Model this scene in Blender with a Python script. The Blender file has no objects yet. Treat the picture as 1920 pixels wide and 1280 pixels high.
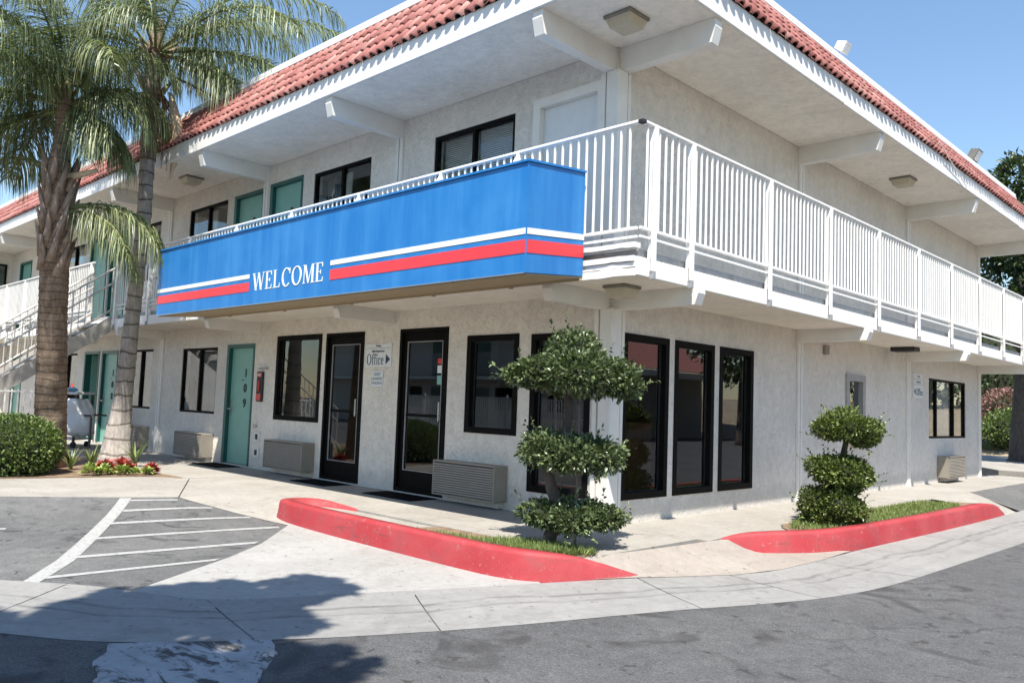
import bpy, math, random
import numpy as np
from mathutils import Vector, Matrix

# ---------------------------------------------------------------- camera, sky, sun, exposure
scene = bpy.context.scene
COL = scene.collection
CAM = (5.3203, -6.9462, 1.2376)
YAW, PITCH, ROLL, FPX = 0.77411, 0.07557, 0.03663, 1538.78
cam_data = bpy.data.cameras.new('camera')
cam_data.sensor_width = 36.0
cam_data.lens = 36.0 * FPX / 1920.0
cam_data.clip_start = 0.05
cam_data.clip_end = 2000.0
cam = bpy.data.objects.new('camera', cam_data)
COL.objects.link(cam)
_f = Vector((-math.sin(YAW) * math.cos(PITCH), math.cos(YAW) * math.cos(PITCH), math.sin(PITCH)))
_r = Vector((math.cos(YAW), math.sin(YAW), 0))
_u = _r.cross(_f)
_r2 = _r * math.cos(ROLL) + _u * math.sin(ROLL)
_u2 = _u * math.cos(ROLL) - _r * math.sin(ROLL)
cam.matrix_world = Matrix(((_r2.x, _u2.x, -_f.x, CAM[0]), (_r2.y, _u2.y, -_f.y, CAM[1]),
                           (_r2.z, _u2.z, -_f.z, CAM[2]), (0, 0, 0, 1)))
scene.camera = cam

SUN = Vector((0.4025, -0.4435, 1.0)).normalized()
world = bpy.data.worlds.new('World')
scene.world = world
world.use_nodes = True
wn = world.node_tree
wn.nodes.clear()
sky = wn.nodes.new('ShaderNodeTexSky')
sky.sky_type = 'NISHITA'
sky.sun_disc = False
sky.sun_elevation = math.asin(SUN.z)
sky.sun_rotation = math.atan2(SUN.x, SUN.y)
sky.altitude = 100
sky.air_density = 1.4
sky.dust_density = 0.05
sky.ozone_density = 5.0
bg = wn.nodes.new('ShaderNodeBackground')
bg.inputs['Strength'].default_value = 0.105
wo = wn.nodes.new('ShaderNodeOutputWorld')
wn.links.new(sky.outputs[0], bg.inputs[0])
wn.links.new(bg.outputs[0], wo.inputs[0])

sun_data = bpy.data.lights.new('sun', 'SUN')
sun_data.energy = 5.0
sun_data.angle = math.radians(0.53)
sun_data.color = (1.0, 0.95, 0.875)
sun = bpy.data.objects.new('sun', sun_data)
sun.rotation_euler = (-SUN).to_track_quat('-Z', 'Y').to_euler()
sun.location = (10, -12, 20)
COL.objects.link(sun)

scene.view_settings.view_transform = 'Standard'
scene.view_settings.look = 'None'
scene.view_settings.exposure = 0.88
scene.view_settings.gamma = 1.0
scene.view_settings.use_curve_mapping = False
scene.render.resolution_x = 1024
scene.render.resolution_y = 682

rng = np.random.default_rng(7)
random.seed(7)

# ---------------------------------------------------------------- materials
def nodes_of(name):
    m = bpy.data.materials.new(name)
    m.use_nodes = True
    nt = m.node_tree
    return m, nt, nt.nodes['Principled BSDF'], nt.nodes['Material Output']

def noise(nt, scale, detail=4, rough=0.6, vec=None, dist=0.0):
    n = nt.nodes.new('ShaderNodeTexNoise')
    n.inputs['Scale'].default_value = scale
    n.inputs['Detail'].default_value = detail
    n.inputs['Roughness'].default_value = rough
    n.inputs['Distortion'].default_value = dist
    if vec is not None:
        nt.links.new(vec, n.inputs['Vector'])
    return n.outputs['Fac']

def ramp(nt, fac, stops):
    r = nt.nodes.new('ShaderNodeValToRGB')
    e = r.color_ramp.elements
    while len(e) < len(stops):
        e.new(0.5)
    for el, (p, c) in zip(e, stops):
        el.position = p
        el.color = (c, c, c, 1) if isinstance(c, (int, float)) else (*c, 1)
    nt.links.new(fac, r.inputs[0])
    return r.outputs[0]

def mix(nt, a, b, fac, mode='MIX'):
    n = nt.nodes.new('ShaderNodeMix')
    n.data_type = 'RGBA'
    n.blend_type = mode
    n.clamp_factor = True
    for k, v in ((0, fac), (6, a), (7, b)):
        if hasattr(v, 'links'):
            nt.links.new(v, n.inputs[k])
        elif isinstance(v, (int, float)):
            n.inputs[k].default_value = v if k == 0 else (v, v, v, 1)
        else:
            n.inputs[k].default_value = (*v, 1)
    return n.outputs[2]

def bump(nt, bsdf, height, strength, dist=0.01):
    b = nt.nodes.new('ShaderNodeBump')
    b.inputs['Strength'].default_value = strength
    b.inputs['Distance'].default_value = dist
    nt.links.new(height, b.inputs['Height'])
    nt.links.new(b.outputs[0], bsdf.inputs['Normal'])

def coords(nt, which='Object'):
    t = nt.nodes.new('ShaderNodeTexCoord')
    return t.outputs[which]

def position(nt):
    return nt.nodes.new('ShaderNodeNewGeometry').outputs['Position']

def scaled(nt, vec, s):
    m = nt.nodes.new('ShaderNodeMapping')
    m.inputs['Scale'].default_value = s
    nt.links.new(vec, m.inputs['Vector'])
    return m.outputs[0]

def plain(name, color, rough=0.5, metal=0.0, var=0.08, vscale=6.0, bmp=0.0, bscale=80.0, spec=0.5):
    m, nt, b, o = nodes_of(name)
    p = position(nt)
    n = noise(nt, vscale, 5, 0.6, p)
    lo = tuple(c * (1 - var) for c in color)
    hi = tuple(min(1, c * (1 + var)) for c in color)
    c = ramp(nt, n, [(0.3, lo), (0.7, hi)])
    nt.links.new(c, b.inputs['Base Color'])
    b.inputs['Roughness'].default_value = rough
    b.inputs['Metallic'].default_value = metal
    b.inputs['Specular IOR Level'].default_value = spec
    if bmp > 0:
        bump(nt, b, noise(nt, bscale, 3, 0.6, p), bmp, 0.004)
    return m

def stucco(name, color, rough_bumps=1.0):
    m, nt, b, o = nodes_of(name)
    p = position(nt)
    big = noise(nt, 1.1, 5, 0.65, p, 0.6)
    mid = noise(nt, 9.0, 6, 0.7, p)
    lo = tuple(c * 0.92 for c in color)
    hi = tuple(min(1, c * 1.07) for c in color)
    c = ramp(nt, big, [(0.3, lo), (0.62, hi)])
    c = mix(nt, c, ramp(nt, mid, [(0.35, 0.82), (0.6, 1.0)]), 0.6, 'MULTIPLY')
    kn = noise(nt, 15, 4, 0.6, p, 1.6)
    c = mix(nt, c, ramp(nt, kn, [(0.34, 0.84), (0.47, 1.0), (0.62, 1.03)]), 0.42, 'MULTIPLY')  # hollows darkened in the colour, standing in for relief shading of the stucco
    # rain and hand marks: vertical streaks, dirt splashed along the foot of the wall
    st = noise(nt, 1.0, 4, 0.6, scaled(nt, p, (6.0, 6.0, 0.5)))
    c = mix(nt, c, (0.52, 0.47, 0.40), ramp(nt, st, [(0.60, 0.0), (0.8, 0.28)]))
    sep = nt.nodes.new('ShaderNodeSeparateXYZ')
    nt.links.new(p, sep.inputs[0])
    add = nt.nodes.new('ShaderNodeMath'); add.operation = 'MULTIPLY_ADD'
    nt.links.new(noise(nt, 5.0, 4, 0.7, p), add.inputs[0])
    add.inputs[1].default_value = -0.35
    nt.links.new(sep.outputs[2], add.inputs[2])
    c = mix(nt, c, (0.45, 0.43, 0.40), ramp(nt, add.outputs[0], [(0.0, 0.45), (0.12, 0.0)]))
    nt.links.new(c, b.inputs['Base Color'])
    b.inputs['Roughness'].default_value = 0.92
    b.inputs['Specular IOR Level'].default_value = 0.2
    vor = nt.nodes.new('ShaderNodeTexVoronoi')
    vor.inputs['Scale'].default_value = 16
    nt.links.new(p, vor.inputs['Vector'])
    h = mix(nt, noise(nt, 26, 5, 0.75, p, 1.2), noise(nt, 7, 4, 0.6, p, 0.8), 0.45)
    h = mix(nt, h, ramp(nt, kn, [(0.38, 0.0), (0.5, 1.0)]), 0.5)
    bump(nt, b, h, 0.6 * rough_bumps, 0.02)
    return m

def asphalt(name, lo, hi, cracks=True):
    m, nt, b, o = nodes_of(name)
    p = position(nt)
    big = noise(nt, 0.55, 6, 0.62, p, 0.4)
    c = ramp(nt, big, [(0.3, lo), (0.7, hi)])
    fine = noise(nt, 190, 3, 0.75, p)
    c = mix(nt, c, ramp(nt, fine, [(0.32, 0.45), (0.5, 1.0), (0.68, 1.55)]), 0.75, 'MULTIPLY')
    c = mix(nt, c, ramp(nt, noise(nt, 62, 4, 0.8, p), [(0.3, 0.55), (0.5, 1.0), (0.7, 1.5)]), 0.7, 'MULTIPLY')
    c = mix(nt, c, ramp(nt, noise(nt, 6.5, 6, 0.72, p, 0.6), [(0.3, 0.72), (0.65, 1.12)]), 0.8, 'MULTIPLY')
    sm = noise(nt, 1.0, 4, 0.6, scaled(nt, p, (1.3, 3.4, 1.0)), 1.4)
    c = mix(nt, c, (0.05, 0.049, 0.047), ramp(nt, sm, [(0.62, 0.0), (0.74, 0.38)]))
    grit = nt.nodes.new('ShaderNodeTexVoronoi')
    grit.inputs['Scale'].default_value = 70
    nt.links.new(p, grit.inputs['Vector'])
    c = mix(nt, c, (0.42, 0.41, 0.39), ramp(nt, grit.outputs['Distance'], [(0.09, 0.75), (0.16, 0.0)]))
    # oil drips and patched spots
    oil = noise(nt, 1.9, 3, 0.5, p, 1.0)
    c = mix(nt, c, (0.035, 0.034, 0.033), ramp(nt, oil, [(0.60, 0.0), (0.69, 0.6)]))
    spots = noise(nt, 9, 2, 0.5, p, 0.5)
    c = mix(nt, c, (0.04, 0.038, 0.036), ramp(nt, spots, [(0.665, 0.0), (0.70, 0.75)]))
    if cracks:
        v = nt.nodes.new('ShaderNodeTexVoronoi')
        v.feature = 'DISTANCE_TO_EDGE'
        v.inputs['Scale'].default_value = 0.42
        wob = nt.nodes.new('ShaderNodeTexNoise')
        wob.inputs['Scale'].default_value = 2.2
        wob.inputs['Detail'].default_value = 6
        nt.links.new(p, wob.inputs['Vector'])
        va = nt.nodes.new('ShaderNodeVectorMath'); va.operation = 'MULTIPLY_ADD'
        nt.links.new(wob.outputs['Color'], va.inputs[0])
        va.inputs[1].default_value = (0.9, 0.9, 0.0)
        nt.links.new(p, va.inputs[2])
        nt.links.new(va.outputs[0], v.inputs['Vector'])
        gate = ramp(nt, noise(nt, 0.8, 2, 0.5, p), [(0.50, 0.0), (0.64, 1.0)])
        line = ramp(nt, v.outputs['Distance'], [(0.003, 0.6), (0.009, 0.0)])
        c = mix(nt, c, (0.03, 0.03, 0.03), mix(nt, line, gate, 1.0, 'MULTIPLY'))
    nt.links.new(c, b.inputs['Base Color'])
    b.inputs['Roughness'].default_value = 0.88
    b.inputs['Specular IOR Level'].default_value = 0.25
    bump(nt, b, noise(nt, 150, 3, 0.7, p), 0.5, 0.006)
    return m

def concrete(name, lo, hi, stain=(0.22, 0.20, 0.17), streak=False, worn=0.0):
    m, nt, b, o = nodes_of(name)
    p = position(nt)
    big = noise(nt, 0.9, 6, 0.65, p, 0.5)
    c = ramp(nt, big, [(0.28, lo), (0.7, hi)])
    c = mix(nt, c, ramp(nt, noise(nt, 13, 6, 0.7, p), [(0.3, 0.84), (0.65, 1.05)]), 0.8, 'MULTIPLY')
    c = mix(nt, c, ramp(nt, noise(nt, 140, 2, 0.6, p), [(0.3, 0.8), (0.7, 1.15)]), 0.6, 'MULTIPLY')
    st = noise(nt, 2.3, 5, 0.62, p, 1.3)
    c = mix(nt, c, stain, ramp(nt, st, [(0.54, 0.0), (0.70, 0.42)]))
    sp = noise(nt, 17, 2, 0.5, p, 0.4)
    c = mix(nt, c, (0.10, 0.09, 0.08), ramp(nt, sp, [(0.68, 0.0), (0.71, 0.6)]))
    v = nt.nodes.new('ShaderNodeTexVoronoi'); v.feature = 'DISTANCE_TO_EDGE'
    v.inputs['Scale'].default_value = 0.5
    wob = nt.nodes.new('ShaderNodeTexNoise'); wob.inputs['Scale'].default_value = 3.0; wob.inputs['Detail'].default_value = 6
    nt.links.new(p, wob.inputs['Vector'])
    va = nt.nodes.new('ShaderNodeVectorMath'); va.operation = 'MULTIPLY_ADD'
    nt.links.new(wob.outputs['Color'], va.inputs[0]); va.inputs[1].default_value = (0.5, 0.5, 0.0)
    nt.links.new(p, va.inputs[2]); nt.links.new(va.outputs[0], v.inputs['Vector'])
    gate = ramp(nt, noise(nt, 0.9, 2, 0.5, p), [(0.5, 0.0), (0.62, 0.8)])
    c = mix(nt, c, (0.12, 0.11, 0.10), mix(nt, ramp(nt, v.outputs['Distance'], [(0.0012, 0.5), (0.0035, 0.0)]), gate, 1.0, 'MULTIPLY'))
    if streak:   # tyre and water marks that run along the channel
        uv = nt.nodes.new('ShaderNodeUVMap'); uv.uv_map = 'UVMap'
        s = noise(nt, 1.0, 5, 0.6, scaled(nt, uv.outputs[0], (0.5, 7.0, 1.0)), 0.2)
        c = mix(nt, c, (0.16, 0.155, 0.15), ramp(nt, s, [(0.50, 0.0), (0.66, 0.22), (0.75, 0.05)]))
        sepu = nt.nodes.new('ShaderNodeSeparateXYZ'); nt.links.new(uv.outputs[0], sepu.inputs[0])
        wv = nt.nodes.new('ShaderNodeMath'); wv.operation = 'MULTIPLY_ADD'
        nt.links.new(noise(nt, 1.0, 3, 0.5, scaled(nt, uv.outputs[0], (1.1, 0.2, 1.0))), wv.inputs[0])
        wv.inputs[1].default_value = 0.35
        nt.links.new(sepu.outputs[1], wv.inputs[2])
        band = ramp(nt, wv.outputs[0], [(0.50, 0.0), (0.54, 0.9), (0.58, 0.12), (0.67, 0.10), (0.70, 0.85), (0.73, 0.0)])
        c = mix(nt, c, (0.10, 0.098, 0.095), mix(nt, band, ramp(nt, noise(nt, 1.0, 4, 0.6, scaled(nt, uv.outputs[0], (2.0, 9, 1))), [(0.38, 0.15), (0.6, 0.9)]), 1.0, 'MULTIPLY'))
    if worn > 0:
        w = noise(nt, 2.4, 6, 0.72, scaled(nt, p, (1.0, 2.6, 1.0)), 0.8)
        c = mix(nt, c, (0.035, 0.034, 0.034), ramp(nt, w, [(0.53, 0.0), (0.60, worn)]))
    nt.links.new(c, b.inputs['Base Color'])
    b.inputs['Roughness'].default_value = 0.85
    b.inputs['Specular IOR Level'].default_value = 0.3
    bump(nt, b, noise(nt, 90, 4, 0.7, p), 0.25, 0.004)
    return m

def worn_paint(name, color, under, amount=0.5, scale=14.0, rough=0.55, fade=None):
    m, nt, b, o = nodes_of(name)
    p = position(nt)
    n = noise(nt, scale, 7, 0.75, p, 0.4)
    t = 0.72 - 0.22 * amount
    c = mix(nt, color, under, ramp(nt, n, [(t, 0.0), (t + 0.05, 0.9)]))
    if fade:
        c = mix(nt, c, fade, ramp(nt, noise(nt, 1.6, 5, 0.6, p, 0.6), [(0.4, 0.0), (0.72, 0.6)]))
    c = mix(nt, c, ramp(nt, noise(nt, 60, 3, 0.6, p), [(0.3, 0.85), (0.7, 1.08)]), 0.7, 'MULTIPLY')
    nt.links.new(c, b.inputs['Base Color'])
    b.inputs['Roughness'].default_value = rough
    bump(nt, b, noise(nt, 110, 3, 0.6, p), 0.2, 0.004)
    return m

def kerb_paint(name, color, under, amount, scale, rough, fade):
    m = worn_paint(name, color, under, amount, scale, rough, fade)
    nt = m.node_tree; b = nt.nodes['Principled BSDF']
    p = position(nt)
    old = b.inputs['Base Color'].links[0].from_socket
    sc = noise(nt, 1.0, 6, 0.7, scaled(nt, p, (2.2, 2.2, 16.0)), 1.0)
    c = mix(nt, old, (0.10, 0.045, 0.045), ramp(nt, sc, [(0.57, 0.0), (0.66, 0.6)]))
    blot = noise(nt, 3.0, 6, 0.7, p, 0.8)
    c = mix(nt, c, (0.26, 0.05, 0.052), ramp(nt, blot, [(0.5, 0.0), (0.68, 0.7)]))
    chips = noise(nt, 38, 4, 0.7, p, 0.6)
    cg = ramp(nt, noise(nt, 2.0, 3, 0.6, p), [(0.5, 0.0), (0.6, 1.0)])
    c = mix(nt, c, (0.33, 0.20, 0.185), mix(nt, ramp(nt, chips, [(0.61, 0.0), (0.65, 0.7)]), cg, 1.0, 'MULTIPLY'))
    nt.links.new(c, b.inputs['Base Color'])
    return m

def glass_mat(name, tint, ior=1.6):
    m, nt, b, o = nodes_of(name)
    nt.nodes.remove(b)
    tr = nt.nodes.new('ShaderNodeBsdfTransparent'); tr.inputs[0].default_value = (*tint, 1)
    gl = nt.nodes.new('ShaderNodeBsdfGlossy'); gl.inputs['Roughness'].default_value = 0.012
    gl.inputs[0].default_value = (0.95, 0.97, 1, 1)
    lw = nt.nodes.new('ShaderNodeLayerWeight'); lw.inputs['Blend'].default_value = 0.5
    pw = nt.nodes.new('ShaderNodeMath'); pw.operation = 'POWER'; pw.inputs[1].default_value = 4.0
    nt.links.new(lw.outputs['Facing'], pw.inputs[0])
    f0 = ((ior - 1) / (ior + 1)) ** 2
    fr = nt.nodes.new('ShaderNodeMath'); fr.operation = 'MULTIPLY_ADD'; fr.inputs[1].default_value = 1 - f0; fr.inputs[2].default_value = f0
    nt.links.new(pw.outputs[0], fr.inputs[0])
    p = position(nt)
    bp_ = nt.nodes.new('ShaderNodeBump'); bp_.inputs['Strength'].default_value = 0.02; bp_.inputs['Distance'].default_value = 0.02
    nt.links.new(noise(nt, 1.6, 1, 0.4, p), bp_.inputs['Height'])
    nt.links.new(bp_.outputs[0], gl.inputs['Normal'])
    ms = nt.nodes.new('ShaderNodeMixShader')
    nt.links.new(fr.outputs[0], ms.inputs[0]); nt.links.new(tr.outputs[0], ms.inputs[1]); nt.links.new(gl.outputs[0], ms.inputs[2])
    nt.links.new(ms.outputs[0], o.inputs[0])
    return m

def leaf_mat(name, lo, hi, rough=0.45, trans=0.25):
    m, nt, b, o = nodes_of(name)
    at = nt.nodes.new('ShaderNodeAttribute'); at.attribute_name = 'var'
    c = ramp(nt, at.outputs['Fac'], [(0.0, lo), (0.75, hi), (1.0, tuple(min(1, h * 1.7) for h in hi))])
    nt.links.new(c, b.inputs['Base Color'])
    b.inputs['Roughness'].default_value = rough
    b.inputs['Specular IOR Level'].default_value = 0.45
    tl = nt.nodes.new('ShaderNodeBsdfTranslucent')
    nt.links.new(mix(nt, c, (1.0, 1.15, 0.45), 1.0, 'MULTIPLY'), tl.inputs[0])
    ms = nt.nodes.new('ShaderNodeMixShader'); ms.inputs[0].default_value = trans
    nt.links.new(b.outputs[0], ms.inputs[1]); nt.links.new(tl.outputs[0], ms.inputs[2])
    nt.links.new(ms.outputs[0], o.inputs[0])
    return m

def bark_mat(name, lo, hi, ring=0.0):
    m, nt, b, o = nodes_of(name)
    p = position(nt)
    rp = p
    n = noise(nt, 5.0, 6, 0.7, scaled(nt, p, (2.2, 2.2, 1.0)), 0.6)
    c = ramp(nt, n, [(0.3, lo), (0.7, hi)])
    c = mix(nt, c, ramp(nt, noise(nt, 30, 5, 0.7, scaled(nt, p, (1, 1, 0.3))), [(0.3, 0.6), (0.65, 1.1)]), 0.75, 'MULTIPLY')
    if ring:      # leaf scars ring the trunk
        sz = nt.nodes.new('ShaderNodeSeparateXYZ'); nt.links.new(p, sz.inputs[0])
        w1 = nt.nodes.new('ShaderNodeMath'); w1.operation = 'MULTIPLY_ADD'
        nt.links.new(noise(nt, 2.6, 3, 0.6, p), w1.inputs[0]); w1.inputs[1].default_value = 0.16; nt.links.new(sz.outputs[2], w1.inputs[2])
        w2 = nt.nodes.new('ShaderNodeMath'); w2.operation = 'DIVIDE'; nt.links.new(w1.outputs[0], w2.inputs[0]); w2.inputs[1].default_value = ring
        w3 = nt.nodes.new('ShaderNodeMath'); w3.operation = 'FRACT'; nt.links.new(w2.outputs[0], w3.inputs[0])
        c = mix(nt, c, (0.045, 0.030, 0.022), ramp(nt, w3.outputs[0], [(0.0, 0.85), (0.09, 0.55), (0.16, 0.0), (0.97, 0.0), (1.0, 0.85)]))
    nt.links.new(c, b.inputs['Base Color'])
    b.inputs['Roughness'].default_value = 0.9
    bump(nt, b, noise(nt, 24, 6, 0.75, scaled(nt, p, (2, 2, 0.6))), 0.8, 0.02)
    return m

def tile_mat(name):
    m, nt, b, o = nodes_of(name)
    p = position(nt)
    oi = nt.nodes.new('ShaderNodeObjectInfo')
    at = nt.nodes.new('ShaderNodeAttribute'); at.attribute_name = 'var'
    addn = nt.nodes.new('ShaderNodeMath'); addn.operation = 'ADD'
    nt.links.new(oi.outputs['Random'], addn.inputs[0]); nt.links.new(at.outputs['Fac'], addn.inputs[1])
    fr = nt.nodes.new('ShaderNodeMath'); fr.operation = 'FRACT'; nt.links.new(addn.outputs[0], fr.inputs[0])
    c = ramp(nt, fr.outputs[0], [(0.0, (0.30, 0.098, 0.082)), (0.35, (0.41, 0.155, 0.128)), (0.75, (0.46, 0.190, 0.158)), (1.0, (0.53, 0.275, 0.23))])
    c = mix(nt, c, ramp(nt, noise(nt, 7, 5, 0.65, p), [(0.3, 0.72), (0.65, 1.08)]), 0.8, 'MULTIPLY')
    c = mix(nt, c, (0.42, 0.36, 0.30), ramp(nt, noise(nt, 3.0, 5, 0.7, p), [(0.6, 0.0), (0.8, 0.4)]))
    nt.links.new(c, b.inputs['Base Color'])
    b.inputs['Roughness'].default_value = 0.75
    bump(nt, b, noise(nt, 60, 3, 0.6, p), 0.25, 0.004)
    return m

def sign_paint(name, color, fade):
    m, nt, b, o = nodes_of(name)
    p = position(nt)
    s = noise(nt, 1.0, 5, 0.6, scaled(nt, p, (5.5, 5.5, 0.55)), 0.3)
    c = mix(nt, color, fade, ramp(nt, s, [(0.40, 0.0), (0.70, 0.6)]))
    c = mix(nt, c, fade, ramp(nt, noise(nt, 1.4, 4, 0.6, p), [(0.5, 0.0), (0.75, 0.5)]))
    c = mix(nt, c, (0.75, 0.75, 0.72), ramp(nt, noise(nt, 22, 2, 0.5, p, 0.3), [(0.80, 0.0), (0.82, 0.8)]))
    nt.links.new(c, b.inputs['Base Color'])
    b.inputs['Roughness'].default_value = 0.42
    bump(nt, b, noise(nt, 1.3, 2, 0.5, p), 0.12, 0.03)
    return m

M = {}
M['stucco'] = stucco('stucco', (0.73, 0.68, 0.60))
M['soffit'] = stucco('soffit_plaster', (0.85, 0.79, 0.69), 0.45)
M['white'] = worn_paint('white_paint', (0.81, 0.79, 0.75), (0.55, 0.53, 0.49), 0.12, 20, 0.5, (0.72, 0.715, 0.70))
M['old_white'] = worn_paint('weathered_white_paint', (0.79, 0.77, 0.73), (0.42, 0.37, 0.31), 0.42, 9, 0.6, (0.66, 0.64, 0.60))
M['trim_white'] = plain('trim_paint', (0.75, 0.72, 0.66), 0.55, 0, 0.06, 3)
M['rail_white'] = plain('rail_paint', (0.81, 0.795, 0.765), 0.4, 0, 0.05, 5)
M['deck'] = concrete('deck_concrete', (0.33, 0.33, 0.33), (0.43, 0.43, 0.42))
M['frame_black'] = plain('dark_bronze_metal', (0.007, 0.0065, 0.006), 0.55, 0.0, 0.2, 8, 0, 80, 0.06)
M['frame_grey'] = plain('grey_metal', (0.36, 0.36, 0.36), 0.45, 0.4, 0.1, 8)
M['glass'] = glass_mat('dark_glass', (0.62, 0.64, 0.64), 1.62)
M['glass_clear'] = glass_mat('clear_glass', (0.86, 0.88, 0.87), 1.5)
M['teal_dark'] = plain('dark_teal_paint', (0.010, 0.085, 0.075), 0.4, 0, 0.12, 5)
M['teal_light'] = plain('light_teal_paint', (0.19, 0.40, 0.33), 0.42, 0, 0.06, 4)
M['black'] = plain('black_paint', (0.015, 0.016, 0.018), 0.5, 0, 0.2, 9)
M['rubber'] = plain('black_rubber_mat', (0.008, 0.008, 0.0085), 0.9, 0, 0.2, 40, 0.4, 200, 0.05)
M['tile'] = tile_mat('clay_tile')
M['dark_under'] = plain('dark_roof_felt', (0.045, 0.030, 0.026), 0.9, 0, 0.2, 8)
M['roof_top'] = plain('roof_gravel', (0.42, 0.40, 0.37), 0.9, 0, 0.15, 20, 0.4, 120)
M['blue'] = sign_paint('blue_sign_paint', (0.009, 0.150, 0.43), (0.045, 0.240, 0.54))
M['red_sign'] = plain('red_sign_band', (0.72, 0.045, 0.055), 0.4, 0, 0.07, 4)
M['cream'] = plain('cream_sign_band', (0.80, 0.78, 0.66), 0.4, 0, 0.04, 4)
M['tan'] = worn_paint('tan_plywood', (0.40, 0.31, 0.19), (0.26, 0.19, 0.11), 0.35, 5, 0.7)
M['plastic_white'] = plain('white_plate', (0.70, 0.71, 0.70), 0.4, 0, 0.04, 8)
M['navy'] = plain('navy_ink', (0.02, 0.045, 0.085), 0.5, 0, 0.1, 8)
M['grey_ink'] = plain('grey_ink', (0.20, 0.23, 0.28), 0.6, 0, 0.1, 8)
M['ac'] = plain('beige_metal', (0.27, 0.240, 0.198), 0.5, 0.05, 0.08, 5)
M['diffuser'] = worn_paint('dirty_diffuser', (0.52, 0.46, 0.34), (0.27, 0.20, 0.11), 0.5, 9, 0.5)
M['lamp_metal'] = plain('lamp_metal', (0.24, 0.22, 0.18), 0.5, 0.5, 0.15, 12)
M['red_curb'] = kerb_paint('red_kerb_paint', (0.34, 0.028, 0.033), (0.28, 0.17, 0.155), 0.5, 8, 0.65, (0.41, 0.080, 0.082))
M['walk'] = concrete('walk_concrete', (0.285, 0.262, 0.225), (0.385, 0.36, 0.318))
M['apron'] = concrete('apron_concrete', (0.275, 0.240, 0.205), (0.345, 0.305, 0.265))
M['ramp_conc'] = concrete('pale_concrete', (0.295, 0.285, 0.262), (0.375, 0.365, 0.342))
M['gutter'] = concrete('gutter_concrete', (0.235, 0.228, 0.213), (0.30, 0.293, 0.275), (0.15, 0.145, 0.135), True)
M['patch'] = concrete('worn_patch_concrete', (0.24, 0.245, 0.25), (0.36, 0.365, 0.37), (0.12, 0.12, 0.12), False, 0.9)
M['asphalt'] = asphalt('road_asphalt', (0.080, 0.080, 0.080), (0.114, 0.113, 0.111))
M['asphalt_lot'] = asphalt('lot_asphalt', (0.102, 0.102, 0.099), (0.152, 0.150, 0.144), True)
M['line'] = worn_paint('line_paint', (0.37, 0.365, 0.345), (0.19, 0.19, 0.18), 0.8, 26, 0.7)
M['soil'] = plain('dry_soil', (0.20, 0.135, 0.085), 0.95, 0, 0.35, 9, 0.9, 40)
M['bank'] = plain('dry_bank', (0.30, 0.235, 0.16), 0.95, 0, 0.3, 2, 0.8, 20)
M['curtain'] = plain('curtain_cloth', (0.74, 0.72, 0.68), 0.9, 0, 0.08, 3)
M['drape_dark'] = plain('dark_drape', (0.07, 0.06, 0.055), 0.9, 0, 0.1, 3)
M['inside'] = plain('room_paint', (0.30, 0.29, 0.27), 0.9, 0, 0.08, 2)
M['inside_brown'] = plain('brown_panel', (0.20, 0.085, 0.045), 0.6, 0, 0.15, 3)
M['wood'] = plain('counter_wood', (0.42, 0.20, 0.085), 0.45, 0, 0.2, 4)
M['palm_leaf'] = leaf_mat('palm_leaf', (0.068, 0.090, 0.040), (0.215, 0.245, 0.115), 0.42, 0.26)
M['palm_dry'] = leaf_mat('dry_palm_leaf', (0.28, 0.19, 0.08), (0.42, 0.31, 0.15), 0.7, 0.2)
M['rachis'] = plain('frond_stalk', (0.17, 0.17, 0.06), 0.6, 0, 0.2, 6)
M['palm_bark'] = bark_mat('palm_bark', (0.27, 0.235, 0.20), (0.50, 0.455, 0.405), 0.24)
M['palm_brown'] = bark_mat('palm_brown_bark', (0.15, 0.095, 0.06), (0.38, 0.28, 0.20), 0.11)
M['boot'] = bark_mat('palm_boot', (0.20, 0.115, 0.070), (0.46, 0.35, 0.27))
M['spathe'] = plain('dry_spathe', (0.66, 0.50, 0.33), 0.6, 0, 0.15, 5)
M['fibre'] = plain('brown_fibre', (0.16, 0.085, 0.042), 0.9, 0, 0.3, 12)
M['bark'] = bark_mat('tree_bark', (0.055, 0.045, 0.036), (0.13, 0.105, 0.085))
M['topiary'] = leaf_mat('topiary_leaf', (0.040, 0.060, 0.025), (0.140, 0.178, 0.078), 0.27, 0.15)
M['box_leaf'] = leaf_mat('yellow_green_leaf', (0.040, 0.064, 0.016), (0.150, 0.190, 0.052), 0.33, 0.2)
M['hedge'] = leaf_mat('hedge_leaf', (0.055, 0.090, 0.024), (0.185, 0.245, 0.075), 0.36, 0.2)
M['leaf_core'] = plain('dark_leaf_core', (0.020, 0.026, 0.010), 0.95, 0, 0.3, 12)  # near-black filler colour, stands in for shade deep inside foliage
M['tree_leaf'] = leaf_mat('tree_leaf', (0.030, 0.050, 0.022), (0.085, 0.120, 0.048), 0.45, 0.2)
M['pink_leaf'] = leaf_mat('pink_blossom', (0.10, 0.09, 0.05), (0.36, 0.17, 0.17), 0.6, 0.2)
M['red_leaf'] = leaf_mat('red_succulent', (0.20, 0.025, 0.022), (0.42, 0.075, 0.065), 0.4, 0.15)
M['lime_leaf'] = leaf_mat('lime_succulent', (0.16, 0.22, 0.055), (0.36, 0.42, 0.14), 0.4, 0.15)
M['blade'] = leaf_mat('blade_leaf', (0.07, 0.10, 0.035), (0.19, 0.23, 0.09), 0.4, 0.2)
M['grass'] = leaf_mat('grass_blade', (0.085, 0.135, 0.030), (0.215, 0.26, 0.085), 0.5, 0.3)
M['bag'] = plain('white_plastic_bag', (0.82, 0.83, 0.85), 0.35, 0, 0.06, 6)
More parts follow.
